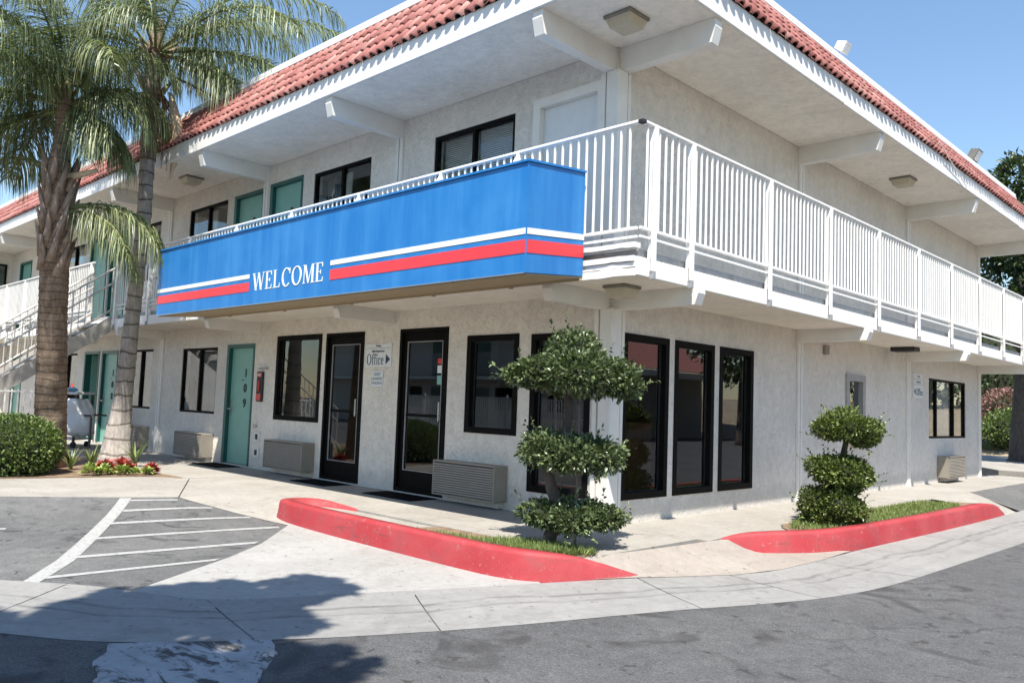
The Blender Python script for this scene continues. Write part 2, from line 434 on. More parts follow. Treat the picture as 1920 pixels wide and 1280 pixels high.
M['cart_frame'] = plain('brown_cart_metal', (0.12, 0.095, 0.09), 0.5, 0.3, 0.15, 8)
M['red'] = plain('red_plastic', (0.60, 0.045, 0.04), 0.4, 0, 0.1, 8)
M['cyan'] = plain('light_blue_plastic', (0.16, 0.42, 0.58), 0.4, 0, 0.1, 8)
M['steel'] = plain('steel', (0.5, 0.5, 0.5), 0.3, 0.9, 0.05, 8)
M['stair_rail'] = plain('stair_rail_paint', (0.55, 0.52, 0.47), 0.5, 0, 0.15, 5)
M['stair_metal'] = plain('stair_paint', (0.46, 0.42, 0.37), 0.5, 0, 0.1, 5)

# ---------------------------------------------------------------- mesh helpers
class MB:
    def __init__(s):
        s.v, s.f, s.uv = [], [], []
    def add(s, vs, fs):
        o = len(s.v)
        s.v += [tuple(p) for p in vs]
        s.f += [tuple(i + o for i in f) for f in fs]
        return s
    def box(s, x0, x1, y0, y1, z0, z1):
        return s.add([(x0, y0, z0), (x1, y0, z0), (x1, y1, z0), (x0, y1, z0), (x0, y0, z1), (x1, y0, z1), (x1, y1, z1), (x0, y1, z1)],
                     [(0, 3, 2, 1), (4, 5, 6, 7), (0, 1, 5, 4), (1, 2, 6, 5), (2, 3, 7, 6), (3, 0, 4, 7)])
    def cbox(s, x0, x1, y0, y1, z0, z1, b=0.006):
        """box with chamfered edges"""
        xs, ys, zs = (x0, x1), (y0, y1), (z0, z1)
        vs, idx = [], {}
        for i in (0, 1):
            for j in (0, 1):
                for k in (0, 1):
                    sx, sy, sz = (b, -b)[i], (b, -b)[j], (b, -b)[k]
                    for a in range(3):
                        p = [xs[i] + sx, ys[j] + sy, zs[k] + sz]
                        p[a] = (xs[i], ys[j], zs[k])[a]
                        idx[(i, j, k, a)] = len(vs); vs.append(tuple(p))
        fs = []
        q = lambda i, j, k, a: idx[(i, j, k, a)]
        for i in (0, 1):
            fs.append([q(i, 0, 0, 0), q(i, 1, 0, 0), q(i, 1, 1, 0), q(i, 0, 1, 0)] if i else [q(i, 0, 0, 0), q(i, 0, 1, 0), q(i, 1, 1, 0), q(i, 1, 0, 0)])
            fs.append([q(0, i, 0, 1), q(0, i, 1, 1), q(1, i, 1, 1), q(1, i, 0, 1)] if i else [q(0, i, 0, 1), q(1, i, 0, 1), q(1, i, 1, 1), q(0, i, 1, 1)])
            fs.append([q(0, 0, i, 2), q(1, 0, i, 2), q(1, 1, i, 2), q(0, 1, i, 2)] if i else [q(0, 0, i, 2), q(0, 1, i, 2), q(1, 1, i, 2), q(1, 0, i, 2)])
        for i in (0, 1):
            for j in (0, 1):
                fs.append([q(i, j, 0, 0), q(i, j, 1, 0), q(i, j, 1, 1), q(i, j, 0, 1)])
                fs.append([q(i, 0, j, 0), q(i, 1, j, 0), q(i, 1, j, 2), q(i, 0, j, 2)])
                fs.append([q(0, i, j, 1), q(1, i, j, 1), q(1, i, j, 2), q(0, i, j, 2)])
                for k in (0, 1):
                    fs.append([q(i, j, k, 0), q(i, j, k, 1), q(i, j, k, 2)])
        return s.add(vs, fs)
    def prism(s, poly, axis, a0, a1):
        """extrude a 2D polygon along an axis; poly is in the two other axes in xyz order"""
        n = len(poly)
        def mk(p, a):
            if axis == 0: return (a, p[0], p[1])
            if axis == 1: return (p[0], a, p[1])
            return (p[0], p[1], a)
        vs = [mk(p, a0) for p in poly] + [mk(p, a1) for p in poly]
        fs = [tuple(range(n - 1, -1, -1)), tuple(range(n, 2 * n))]
        fs += [(i, (i + 1) % n, n + (i + 1) % n, n + i) for i in range(n)]
        return s.add(vs, fs)
    def tube(s, pts, rad, seg=6, cap=True):
        pts = [Vector(p) for p in pts]
        if isinstance(rad, (int, float)): rad = [rad] * len(pts)
        rings = []
        for i, p in enumerate(pts):
            t = (pts[min(i + 1, len(pts) - 1)] - pts[max(i - 1, 0)]).normalized()
            a = t.orthogonal() if i == 0 else (ref - ref.dot(t) * t)
            a.normalize(); ref = a
            b = t.cross(a)
            rings.append([p + (a * math.cos(2 * math.pi * k / seg) + b * math.sin(2 * math.pi * k / seg)) * rad[i] for k in range(seg)])
        vs = [q for r in rings for q in r]
        fs = []
        for i in range(len(pts) - 1):
            for k in range(seg):
                fs.append((i * seg + k, i * seg + (k + 1) % seg, (i + 1) * seg + (k + 1) % seg, (i + 1) * seg + k))
        if cap:
            fs.append(tuple(range(seg - 1, -1, -1)))
            fs.append(tuple(range((len(pts) - 1) * seg, len(pts) * seg)))
        return s.add(vs, fs)
    def bar(s, p0, p1, w, h):
        """rectangular bar between two points, w across (horizontal), h in the upright sense"""
        p0, p1 = Vector(p0), Vector(p1)
        t = (p1 - p0).normalized()
        side = t.cross(Vector((0, 0, 1)))
        if side.length < 1e-4: side = Vector((1, 0, 0))
        side.normalize(); up = side.cross(t)
        vs = []
        for p in (p0, p1):
            for a, b in ((-1, -1), (1, -1), (1, 1), (-1, 1)):
                vs.append(p + side * (a * w / 2) + up * (b * h / 2))
        return s.add(vs, [(0, 3, 2, 1), (4, 5, 6, 7), (0, 1, 5, 4), (1, 2, 6, 5), (2, 3, 7, 6), (3, 0, 4, 7)])
    def mesh(s, name, mat, smooth=False, origin=(0, 0, 0)):
        me = bpy.data.meshes.new(name)
        ox, oy, oz = origin
        me.from_pydata([(x - ox, y - oy, z - oz) for x, y, z in s.v], [], s.f)
        if mat: me.materials.append(M[mat] if isinstance(mat, str) else mat)
        if s.uv:
            lay = me.uv_layers.new(name='UVMap')
            for lp in me.loops: lay.data[lp.index].uv = s.uv[lp.vertex_index]
        if smooth:
            for p in me.polygons: p.use_smooth = True
        me.update()
        return me
    def build(s, name, mat, parent=None, smooth=False):
        """mesh given in world coordinates; a child is moved into its parent's space"""
        org = parent_origin(parent)
        o = bpy.data.objects.new(name, s.mesh(name, mat, smooth, org))
        COL.objects.link(o)
        if parent: o.parent = parent
        return o

ORIG = {}
def parent_origin(p):
    if p is None: return (0, 0, 0)
    return ORIG.get(p.name, (0, 0, 0))

def put(name, me, parent=None, loc=(0, 0, 0), rot=(0, 0, 0)):
    o = bpy.data.objects.new(name, me)
    COL.objects.link(o)
    org = parent_origin(parent)
    o.location = (loc[0] - org[0], loc[1] - org[1], loc[2] - org[2])
    o.rotation_euler = rot
    if parent: o.parent = parent
    return o

def tag(o, label=None, cat=None, group=None, kind=None):
    if label: o['label'] = label
    if cat: o['category'] = cat
    if group: o['group'] = group
    if kind: o['kind'] = kind
    return o

def thing(name, label, cat, loc=(0, 0, 0), group=None):
    o = bpy.data.objects.new(name, None)
    COL.objects.link(o)
    o.location = loc
    o.empty_display_size = 0.2
    ORIG[o.name] = tuple(loc)
    return tag(o, label, cat, group)

def group_part(name, parent):
    """an Empty at the thing's own origin for a part that has sub-parts"""
    o = bpy.data.objects.new(name, None)
    COL.objects.link(o)
    o.parent = parent
    o.empty_display_size = 0.1
    ORIG[o.name] = parent_origin(parent)
    return o

def sub_origin(o, parent):
    ORIG[o.name] = parent_origin(parent)
    return o

def B(x0, x1, y0, y1, z0, z1, b=0.0):
    m = MB()
    return m.cbox(x0, x1, y0, y1, z0, z1, b) if b else m.box(x0, x1, y0, y1, z0, z1)

def struct(name, mb, mat, parent=None, smooth=False):
    o = mb.build(name, mat, parent, smooth)
    if parent is None: o['kind'] = 'structure'
    return o

def cloud_mesh(name, mat, pos, direc, normal, length, width, var, fold=0.25, rows=2):
    """many pointed, slightly folded leaves in one mesh (numpy)"""
    n = len(pos)
    d = direc / np.linalg.norm(direc, axis=1, keepdims=True)
    s = np.cross(d, normal); s /= np.linalg.norm(s, axis=1, keepdims=True) + 1e-9
    nn = np.cross(s, d)
    L = np.asarray(length).reshape(-1, 1) * np.ones((n, 1)); W = np.asarray(width).reshape(-1, 1) * np.ones((n, 1))
    p0 = pos
    p1 = pos + d * L * 0.45 + s * W * 0.5 + nn * W * fold
    p2 = pos + d * L - nn * L * 0.12
    p3 = pos + d * L * 0.45 - s * W * 0.5 + nn * W * fold
    p4 = pos + d * L * 0.5
    V = np.stack([p0, p1, p2, p3, p4], 1).reshape(-1, 3)
    base = (np.arange(n) * 5)[:, None]
    F = np.concatenate([base + np.array([[0, 1, 4]]), base + np.array([[1, 2, 4]]), base + np.array([[4, 2, 3]]), base + np.array([[0, 4, 3]])], 0)
    me = bpy.data.meshes.new(name)
    me.vertices.add(len(V)); me.vertices.foreach_set('co', V.astype(np.float32).ravel())
    me.loops.add(len(F) * 3); me.loops.foreach_set('vertex_index', F.astype(np.int32).ravel())
    me.polygons.add(len(F))
    me.polygons.foreach_set('loop_start', (np.arange(len(F)) * 3).astype(np.int32))
    me.polygons.foreach_set('loop_total', np.full(len(F), 3, np.int32))
    at = me.attributes.new('var', 'FLOAT', 'POINT')
    at.data.foreach_set('value', np.repeat(var, 5).astype(np.float32))
    me.materials.append(M[mat])
    me.update(calc_edges=True)
    return me

def unit(n):
    v = rng.normal(size=(n, 3))
    return v / np.linalg.norm(v, axis=1, keepdims=True)

def lump(dirs, seed, amp):
    """smooth lumpy radius factor for directions"""
    r = np.random.default_rng(seed)
    k = r.normal(size=(7, 3)) * 2.6
    ph = r.uniform(0, 6.28, 7)
    return 1 + amp * np.mean(np.sin(dirs @ k.T + ph), axis=1) * 2.2

# ================================================================= GROUND
LB = np.array([(-12.2, -16.2), (-5.21, -4.26), (-4.53, -3.19), (-4.28, -2.64), (-4.6, -1.5)])
def lot_h(x, y):
    p = np.array((x, y)); m = 99.0
    for a, b in zip(LB[:-1], LB[1:]):
        t = min(1, max(0, (p - a) @ (b - a) / ((b - a) @ (b - a))))
        m = min(m, float(np.linalg.norm(p - a - t * (b - a))))
    return -0.161 * (1 - math.exp(-m / 1.0))

def pairs_patch(pairs, nu, nv, hf, lift=0.0, uvscale=1.0):
    """surface ruled between matched pairs of points; hf(x,y,s,t) gives the height"""
    m = MB()
    P = [(np.array(a, float), np.array(b, float)) for a, b in pairs]
    rows, dist = [], 0.0
    prev = None
    for i in range(len(P) - 1):
        for k in range(nu + (1 if i == len(P) - 2 else 0)):
            t = k / nu
            a = P[i][0] * (1 - t) + P[i + 1][0] * t
            b = P[i][1] * (1 - t) + P[i + 1][1] * t
            mid = (a + b) / 2
            if prev is not None: dist += float(np.linalg.norm(mid - prev))
            prev = mid
            rows.append((a, b, dist))
    for a, b, d in rows:
        for j in range(nv + 1):
            s = j / nv
            q = a * (1 - s) + b * s
            m.v.append((q[0], q[1], hf(q[0], q[1], s, d) + lift))
            m.uv.append((d * uvscale, s))
    w = nv + 1
    for i in range(len(rows) - 1):
        for j in range(nv):
            m.f.append((i * w + j, (i + 1) * w + j, (i + 1) * w + j + 1, i * w + j + 1))
    # make normals face up
    f0 = m.f[len(m.f) // 2]
    a, b, c = (Vector(m.v[f0[0]]), Vector(m.v[f0[1]]), Vector(m.v[f0[2]]))
    if (b - a).cross(c - a).z < 0:
        m.f = [tuple(reversed(f)) for f in m.f]
    return m

def slab(poly, z1, thick=0.12, zf=None):
    """flat or tilted slab with sides"""
    n = len(poly)
    top = [(x, y, (zf(x, y) if zf else z1)) for x, y in poly]
    area = sum(poly[i][0] * poly[(i + 1) % n][1] - poly[(i + 1) % n][0] * poly[i][1] for i in range(n))
    if area < 0: top = top[::-1]
    m = MB()
    m.add(top + [(x, y, z - thick) for x, y, z in top],
          [tuple(range(n))] + [(i, n + i, n + (i + 1) % n, (i + 1) % n) for i in range(n)])
    return m

# the street and everything paved with asphalt out to the horizon
m = MB()
m.add([(-600, -600, -0.166), (600, -600, -0.166), (600, 600, -0.166), (-600, 600, -0.166)], [(0, 1, 2, 3)])
struct('road', m, 'asphalt')

# parking bay asphalt, which falls from the footpath to the gutter
lot_pairs = [((-12.2, -16.2), (-8.5, -10.0)), ((-8.0, -9.1), (-4.4, -7.45)), ((-5.21, -4.26), (-1.36, -5.30)), ((-4.9, -3.76), (-0.92, -4.92)), ((-4.53, -3.19), (-0.50, -4.68)),
             ((-4.40, -2.9), (-1.33, -3.49)), ((-4.27, -2.65), (-1.74, -2.97)), ((-3.75, -2.47), (-2.2, -2.5)), ((-3.12, -2.34), (-2.5, -2.24))]
lot = struct('parking_lot', pairs_patch(lot_pairs, 8, 24, lambda x, y, s, d: lot_h(x, y), 0.0), 'asphalt_lot')
stripes = [((-4.5, -3.23), (-4.45, -3.12), (-3.29, -3.77), (-3.35, -3.88)), ((-3.35, -3.88), (-3.29, -3.77), (-1.86, -4.55), (-1.94, -4.66)), ((-1.94, -4.66), (-1.86, -4.55), (-1.16, -5.03), (-1.23, -5.12)),
           ((-4.40, -3.15), (-4.20, -2.69), (-4.14, -2.71), (-4.33, -3.18)), ((-4.01, -3.36), (-3.75, -2.50), (-3.66, -2.50), (-3.89, -3.43)),
           ((-3.47, -3.70), (-3.14, -2.36), (-3.03, -2.36), (-3.34, -3.78)), ((-2.81, -4.09), (-2.50, -2.36), (-2.38, -2.40), (-2.69, -4.17)),
           ((-2.07, -4.50), (-1.86, -2.92), (-1.75, -3.04), (-1.94, -4.58)), ((-1.41, -4.86), (-1.33, -3.56), (-1.24, -3.68), (-1.30, -4.93)),
           ((-3.90, -4.90), (-3.66, -4.57), (-3.57, -4.62), (-3.80, -4.96)), ((-5.02, -4.05), (-4.56, -3.32), (-4.50, -3.36), (-4.96, -4.09))]
for si_, (a, b, c, d) in enumerate(stripes[:10]):
    if si_ > 2:
        q_ = [np.array(p_) for p_ in (a, b, c, d)]
        q_[0], q_[3] = q_[0] * .86 + q_[3] * .14, q_[3] * .86 + q_[0] * .14
        q_[1], q_[2] = q_[1] * .86 + q_[2] * .14, q_[2] * .86 + q_[1] * .14
        a, b, c, d = [tuple(p_) for p_ in q_]
    long_ab = math.hypot(b[0] - a[0], b[1] - a[1]) > math.hypot(c[0] - b[0], c[1] - b[1])
    if long_ab: pr_ = [(a, d), (b, c)]
    else: pr_ = [(a, b), (d, c)]
    n_ = max(4, int(max(math.hypot(b[0] - a[0], b[1] - a[1]), math.hypot(c[0] - b[0], c[1] - b[1])) / 0.12))
    mm = pairs_patch(pr_, n_, 1, lambda x, y, s, dd: lot_h(x, y), 0.004)
    mm.build('painted_line', 'line', lot)

# concrete ramp between the parking bays and the long red kerb
ramp_pairs = [((-2.75, -2.05), (-2.5, -2.24)), ((-2.2, -2.05), (-1.74, -2.97)), ((-1.6, -2.05), (-1.33, -3.49)), ((-0.9, -2.05), (-0.56, -4.64)), ((-0.4, -2.05), (0.13, -4.40)),
              ((0.1, -2.05), (0.44, -3.55)), ((0.5, -2.05), (0.79, -2.80)), ((0.80, -1.95), (1.05, -2.12))]
struct('concrete_ramp', pairs_patch(ramp_pairs, 6, 14, lambda x, y, s, d: lot_h(x, y), 0.003), 'ramp_conc')

# concrete gutter in slabs
GO = [(2.92, 40), (2.90, 14), (2.88, 8), (2.86, 4.24), (2.80, 1.93), (2.76, 0.35), (2.62, -0.55), (2.36, -1.25), (2.05, -1.94), (1.60, -3.22), (1.22, -4.02), (1.03, -4.35), (0.51, -5.14), (-0.05, -5.52), (-1.6, -6.5), (-4.6, -8.4), (-9, -11)]
GI = [(2.02, 40), (2.00, 14), (1.98, 7.2), (1.95, 3.8), (1.88, 1.9), (1.90, 0.13), (1.76, -0.42), (1.46, -1.00), (1.22, -1.42), (0.69, -2.74), (0.34, -3.49), (0.03, -4.29), (-0.57, -4.58), (-0.99, -4.79), (-1.42, -5.18), (-4.5, -7.3), (-8.5, -10.0)]
def chaikin(pts, it=2):
    pts = [np.array(p, float) for p in pts]
    for _ in range(it):
        out = [pts[0]]
        for a, b in zip(pts[:-1], pts[1:]):
            out += [a * 0.75 + b * 0.25, a * 0.25 + b * 0.75]
        out.append(pts[-1]); pts = out
    return pts
go, gi = chaikin(GO), chaikin(GI)
gut = thing('gutter', None, None); gut['kind'] = 'structure'
cuts = [0, 14, 20, 26, 32, 39, 46, 54, len(go) - 1]
for c0, c1 in zip(cuts[:-1], cuts[1:]):
    prs = [(gi[i], go[i]) for i in range(c0, c1 + 1)]
    # leave an 8 mm joint at the start
    if c0 > 0:
        a, b = prs[0]; a2, b2 = prs[1]
        da = (a2 - a) / np.linalg.norm(a2 - a) * 0.010; db = (b2 - b) / np.linalg.norm(b2 - b) * 0.010
        prs[0] = (a + da, b + db)
    mm = pairs_patch(prs, 2, 6, lambda x, y, s, d: -0.150 - 0.0135 * s - 0.006 * math.sin(math.pi * s), 0.0)
    d0 = c0 * 0.6
    mm.uv = [(u + d0, v) for u, v in mm.uv]
    mm.build('gutter_slab', 'gutter', gut)

# worn concrete patch crossing the asphalt beside the gutter
pt = [(0.53, -5.12), (0.76, -4.80), (1.0, -4.40), (1.24, -4.52), (1.62, -4.85), (2.3, -5.42), (2.0, -6.1), (1.14, -5.42), (0.8, -5.3)]
ragged = []
for a_, b_ in zip(pt, pt[1:] + pt[:1]):
    n_ = max(2, int(math.hypot(b_[0] - a_[0], b_[1] - a_[1]) / 0.05))
    for k_ in range(n_):
        t_ = k_ / n_
        ragged.append((a_[0] * (1 - t_) + b_[0] * t_ + random.uniform(-.014, .014), a_[1] * (1 - t_) + b_[1] * t_ + random.uniform(-.014, .014)))
struct('drain_patch', slab(ragged, -0.158, 0.01), 'patch')

# sloping apron of the driveway between the two red kerbs
ap_pairs = [((0.86, -1.62), (1.10, -1.66)), ((1.00, -1.38), (1.30, -1.26)), ((1.06, -1.0), (1.47, -0.98)), ((1.11, -0.5), (1.76, -0.42)), ((1.15, 0.0), (1.88, 0.13)), ((1.20, 0.5), (1.90, 0.9)), ((1.55, 1.3), (1.86, 1.7))]
def apron_h(x, y, s, d):
    z0 = -0.135 * min(1, max(0, (y - 0.38) / 0.34))      # already low where it runs along the foot of the kerb
    return z0 + (-0.148 - z0) * (1 - (1 - s) ** (1.7 + 2.0 * min(1, max(0, (y + 0.1) / 0.6)))) + 0.001
struct('driveway_apron', pairs_patch(ap_pairs, 5, 10, apron_h, 0.0), 'apron')

# footpath slabs round the building
walk = thing('footpath', None, None); walk['kind'] = 'structure'
def wslab(poly, mat='walk', zf=None, z=0.0):
    slab(poly, z, 0.14, zf).build('slab', mat, walk)
wslab([(-22.4, 0.10), (-11.008, 0.10), (-11.008, -1.72), (-22.4, -1.72)])
wslab([(-11.0, 0.10), (-6.30, 0.10), (-6.30, -1.62), (-7.0, -1.72), (-11.0, -1.72)])
wslab([(-6.292, 0.10), (-4.6, 0.10), (-4.6, -1.5), (-4.29, -2.63), (-6.25, -1.612)])
wslab([(-4.592, 0.10), (-1.302, 0.10), (-1.302, -1.47), (-2.95, -1.47), (-3.15, -1.62), (-4.592, -1.5)])
wslab([(-1.294, 0.10), (1.02, 0.10), (1.02, -1.37), (0.6, -1.47), (-1.294, -1.47)])
wslab([(-0.10, 0.108), (1.15, 0.108), (1.12, 0.42), (1.20, 0.72), (1.36, 1.06), (1.46, 1.31), (1.15, 1.61), (1.02, 1.85), (1.02, 3.0), (-0.10, 3.0)])
wslab([(-0.10, 3.008), (1.02, 3.008), (1.02, 6.2), (-0.10, 6.2)])
wslab([(-0.10, 6.208), (1.02, 6.208), (1.02, 8.9), (-0.10, 8.9)])
pairs_patch([((1.022, 6.9), (2.0, 7.1)), ((1.022, 7.6), (2.0, 7.7)), ((1.022, 8.9), (1.75, 8.3))], 5, 6, lambda x, y, s, d: -0.150 * s ** 1.3, 0.001).build('slab', 'walk', walk)
wslab([(-0.10, 8.908), (1.02, 8.908), (1.02, 14.6), (-0.10, 14.6)])
# ramped piece where the footpath drops to the parking bays
wr = pairs_patch([((-4.592, -1.508), (-4.27, -2.64)), ((-4.2, -1.54), (-3.75, -2.46)), ((-3.6, -1.60), (-3.12, -2.33)), ((-3.17, -1.63), (-2.5, -2.23)), ((-2.9, -1.9), (-2.4, -2.15))], 4, 8,
                 lambda x, y, s, d: lot_h(x, y) * min(1.0, s * 1.25), 0.002)
wr.build('slab', 'walk', walk)
# footpath beside the planting bed
wslab([(-7.15, -3.77), (-6.97, -3.0), (-6.72, -1.95), (-6.45, -1.70), (-6.26, -1.625), (-4.29, -2.645), (-4.54, -3.19), (-5.21, -4.26), (-8.0, -9.1), (-12.2, -16.2), (-14, -15.2), (-9.9, -8.2)])

# asphalt drive that meets the footpath beyond the shorter kerb
struct('side_drive', pairs_patch([((1.03, 8.92), (2.0, 8.0)), ((1.03, 11.0), (2.0, 11.0)), ((1.03, 14.5), (2.0, 14.5)), ((-0.2, 16.0), (2.0, 17.0))], 4, 8, lambda x, y, s, d: -0.008 - 0.146 * s, 0.0), 'asphalt_lot')

# planting bed soil
m = MB()
n_ = 40
for i in range(n_ + 1):
    for j in range(n_ + 1):
        x = -13.2 + i * (13.2 - 6.30) / n_
        y = -9.0 + j * 7.28 / n_
        m.v.append((x, y, 0.0))
bed = slab([(-6.32, -1.70), (-6.5, -1.78), (-6.74, -1.97), (-6.98, -3.0), (-7.16, -3.77), (-9.9, -8.2), (-13.5, -8.2), (-13.5, -1.725), (-7.0, -1.725)], 0.015, 0.2)
struct('planting_bed', bed, 'soil')

# ---------------------------------------------------------------- red kerbs
def kerb(name, label, outer, inner, ztop, zbot, mat='red_curb'):
    """kerb with rounded top edge from matched outer and inner lines; heights per point"""
    o_, i_ = chaikin(outer, 2), chaikin(inner, 2)
    zt = [q[0] for q in chaikin([(z, 0) for z in ztop], 2)]
    zb = [q[0] for q in chaikin([(z, 0) for z in zbot], 2)]
    m = MB(); prof = 7
    for a, b, t, lo in zip(o_, i_, zt, zb):
        d = (b - a)
        hgt = t - lo
        r = min(0.035, hgt * 0.4)
        w = np.linalg.norm(d); u = d / max(w, 1e-6)
        for s, z in ((-0.03, lo - 0.05), (0.0, lo + 0.3 * hgt), (0.012, t - r), (0.012 + r * 0.35, t - r * 0.3), (0.012 + r, t), (w - 0.01, t - 0.003), (w, lo - 0.05)):
            q = a + u * s
            m.v.append((q[0], q[1], z))
    n = len(o_)
    for i in range(n - 1):
        for j in range(prof - 1):
            m.f.append((i * prof + j, (i + 1) * prof + j, (i + 1) * prof + j + 1, i * prof + j + 1))
    m.f.append(tuple(range(prof))); m.f.append(tuple(reversed([(n - 1) * prof + j for j in range(prof)])))
    o = m.build(name, mat, None, True)
    o.data.materials[0] = M[mat]
    return tag(o, label, 'kerb', 'red painted kerbs')
kerb('red_kerb', 'long red painted kerb curving round the tall topiary in front of the sign side',
     [(-2.35, -1.46), (-2.65, -1.45), (-2.98, -1.50), (-3.14, -1.78), (-3.08, -2.06), (-2.80, -2.15), (-2.0, -2.17), (-1.0, -2.17), (0.1, -2.18), (0.62, -2.16), (0.90, -2.02), (1.08, -1.68), (1.29, -1.22)],
     [(-2.35, -1.50), (-2.65, -1.53), (-2.90, -1.62), (-2.99, -1.80), (-2.94, -1.95), (-2.76, -2.0), (-2.0, -2.01), (-1.0, -2.01), (0.1, -2.02), (0.55, -2.00), (0.77, -1.90), (0.95, -1.63), (1.22, -1.19)],
     [0.012, 0.03, 0.06, 0.075, 0.08, 0.08, 0.075, 0.072, 0.07, 0.07, 0.066, 0.02, -0.135],
     [-0.02, -0.02, -0.03, -0.06, -0.12, -0.135, -0.15, -0.155, -0.158, -0.158, -0.158, -0.158, -0.158])
kerb('red_kerb', 'shorter red painted kerb beside the low three-tier topiary on the street side',
     [(1.12, 0.34), (1.26, 0.60), (1.50, 0.92), (1.74, 1.40), (1.85, 2.1), (1.93, 3.6), (1.96, 5.4), (1.97, 6.75), (1.97, 7.2)],
     [(1.10, 0.38), (1.18, 0.66), (1.38, 1.02), (1.58, 1.48), (1.69, 2.1), (1.77, 3.6), (1.79, 5.4), (1.80, 6.75), (1.81, 7.2)],
     [-0.005, 0.045, 0.06, 0.06, 0.065, 0.065, 0.065, 0.06, -0.12],
     [-0.03, -0.12, -0.15, -0.158, -0.158, -0.158, -0.158, -0.158, -0.158])
# planter floors inside the kerbs
struct('planter_soil', slab([(-2.98, -1.9), (-2.8, -2.05), (0.5, -2.05), (0.75, -1.9), (0.95, -1.5), (0.9, -1.41), (0.6, -1.48), (-2.9, -1.48)], -0.02, 0.1), 'walk')
struct('planter_soil', slab([(0.62, -1.485), (0.92, -1.42), (0.98, -1.42), (0.88, -1.66), (0.72, -1.91), (0.5, -2.02), (-1.1, -2.03), (-0.9, -1.485)], 0.0, 0.1), 'soil')
struct('planter_soil', slab([(1.46, 1.32), (1.62, 1.55), (1.72, 2.1), (1.82, 5.5), (1.82, 7.0), (1.5, 6.8), (1.2, 6.3), (1.03, 6.1), (1.03, 1.9), (1.16, 1.62)], 0.006, 0.1), 'soil')

def grass_patch(name, label, poly, n, z, hmin, hmax):
    poly = np.array(poly)
    lo, hi = poly.min(0), poly.max(0)
    pts = []
    def inside(p):
        c = False; j = len(poly) - 1
        for i in range(len(poly)):
            if (poly[i][1] > p[1]) != (poly[j][1] > p[1]) and p[0] < (poly[j][0] - poly[i][0]) * (p[1] - poly[i][1]) / (poly[j][1] - poly[i][1]) + poly[i][0]:
                c = not c
            j = i
        return c
    while len(pts) < n:
        p = rng.uniform(lo, hi)
        if inside(p): pts.append(p)
    pts = np.array(pts)
    pos = np.c_[pts, np.full(n, z)]
    d = rng.normal(size=(n, 3)) * 0.45; d[:, 2] = 1.0
    nrm = unit(n)
    me = cloud_mesh(name, 'grass', pos, d, nrm, rng.uniform(hmin, hmax, n), 0.009, rng.random(n), 0.1)
    return tag(put(name, me), label, 'grass', None, 'stuff')
grass_patch('grass', 'bright green grass around the foot of the tall topiary inside the long red kerb', [(0.30, -1.50), (0.75, -1.47), (0.95, -1.42), (1.0, -1.42), (0.88, -1.64), (0.72, -1.9), (0.5, -2.0), (0.1, -2.0), (0.12, -1.7)], 5200, 0.0, 0.04, 0.10)
grass_patch('grass', 'thin dry grass in the strip behind the long red kerb', [(-1.3, -1.95), (0.15, -1.98), (0.15, -1.55), (-0.5, -1.75)], 1500, -0.02, 0.03, 0.08)
grass_patch('grass', 'green lawn strip inside the shorter red kerb beside the low topiary', [(1.3, 1.5), (1.6, 1.6), (1.70, 2.1), (1.78, 3.6), (1.80, 5.6), (1.6, 6.2), (1.15, 6.0), (1.08, 2.0)], 9000, 0.01, 0.035, 0.08)

# ================================================================= BUILDING
DEP = 13.45            # depth of the block along the street
XL = -22.4             # far end of the long wing
ZS = 5.15              # soffit
ZD = 2.70              # balcony floor
bld = thing('motel_building', 'two-storey white stucco motel with red tile roof edge, balconies and teal doors', 'building')

WT = 0.16
def wall_A(x0, x1, z0, z1, holes, y=0.0):
    m = MB()
    xs = sorted({x0, x1, *[h[0] for h in holes], *[h[1] for h in holes]})
    zs = sorted({z0, z1, *[h[2] for h in holes], *[h[3] for h in holes]})
    def hole(xa, za):
        return any(h[0] < xa < h[1] and h[2] < za < h[3] for h in holes)
    for i in range(len(xs) - 1):
        for k in range(len(zs) - 1):
            xa, xb, za, zb = xs[i], xs[i + 1], zs[k], zs[k + 1]
            if hole((xa + xb) / 2, (za + zb) / 2): continue
            m.add([(xa, y, za), (xb, y, za), (xb, y, zb), (xa, y, zb)], [(0, 1, 2, 3)])
            m.add([(xa, y + WT, za), (xb, y + WT, za), (xb, y + WT, zb), (xa, y + WT, zb)], [(3, 2, 1, 0)])
    for a, b, c, d in holes:
        m.add([(a, y, c), (b, y, c), (b, y, d), (a, y, d), (a, y + WT, c), (b, y + WT, c), (b, y + WT, d), (a, y + WT, d)],
              [(0, 4, 5, 1), (1, 5, 6, 2), (2, 6, 7, 3), (3, 7, 4, 0)])
    return m
def rotAB(m):
    """turn geometry built for the sign side (wall y=0, along x) into the street side (wall x=0, along y):
       (s, depth, z) -> x = -depth, y = s"""
    m.v = [(-d, s, z) for s, d, z in m.v]
    return m

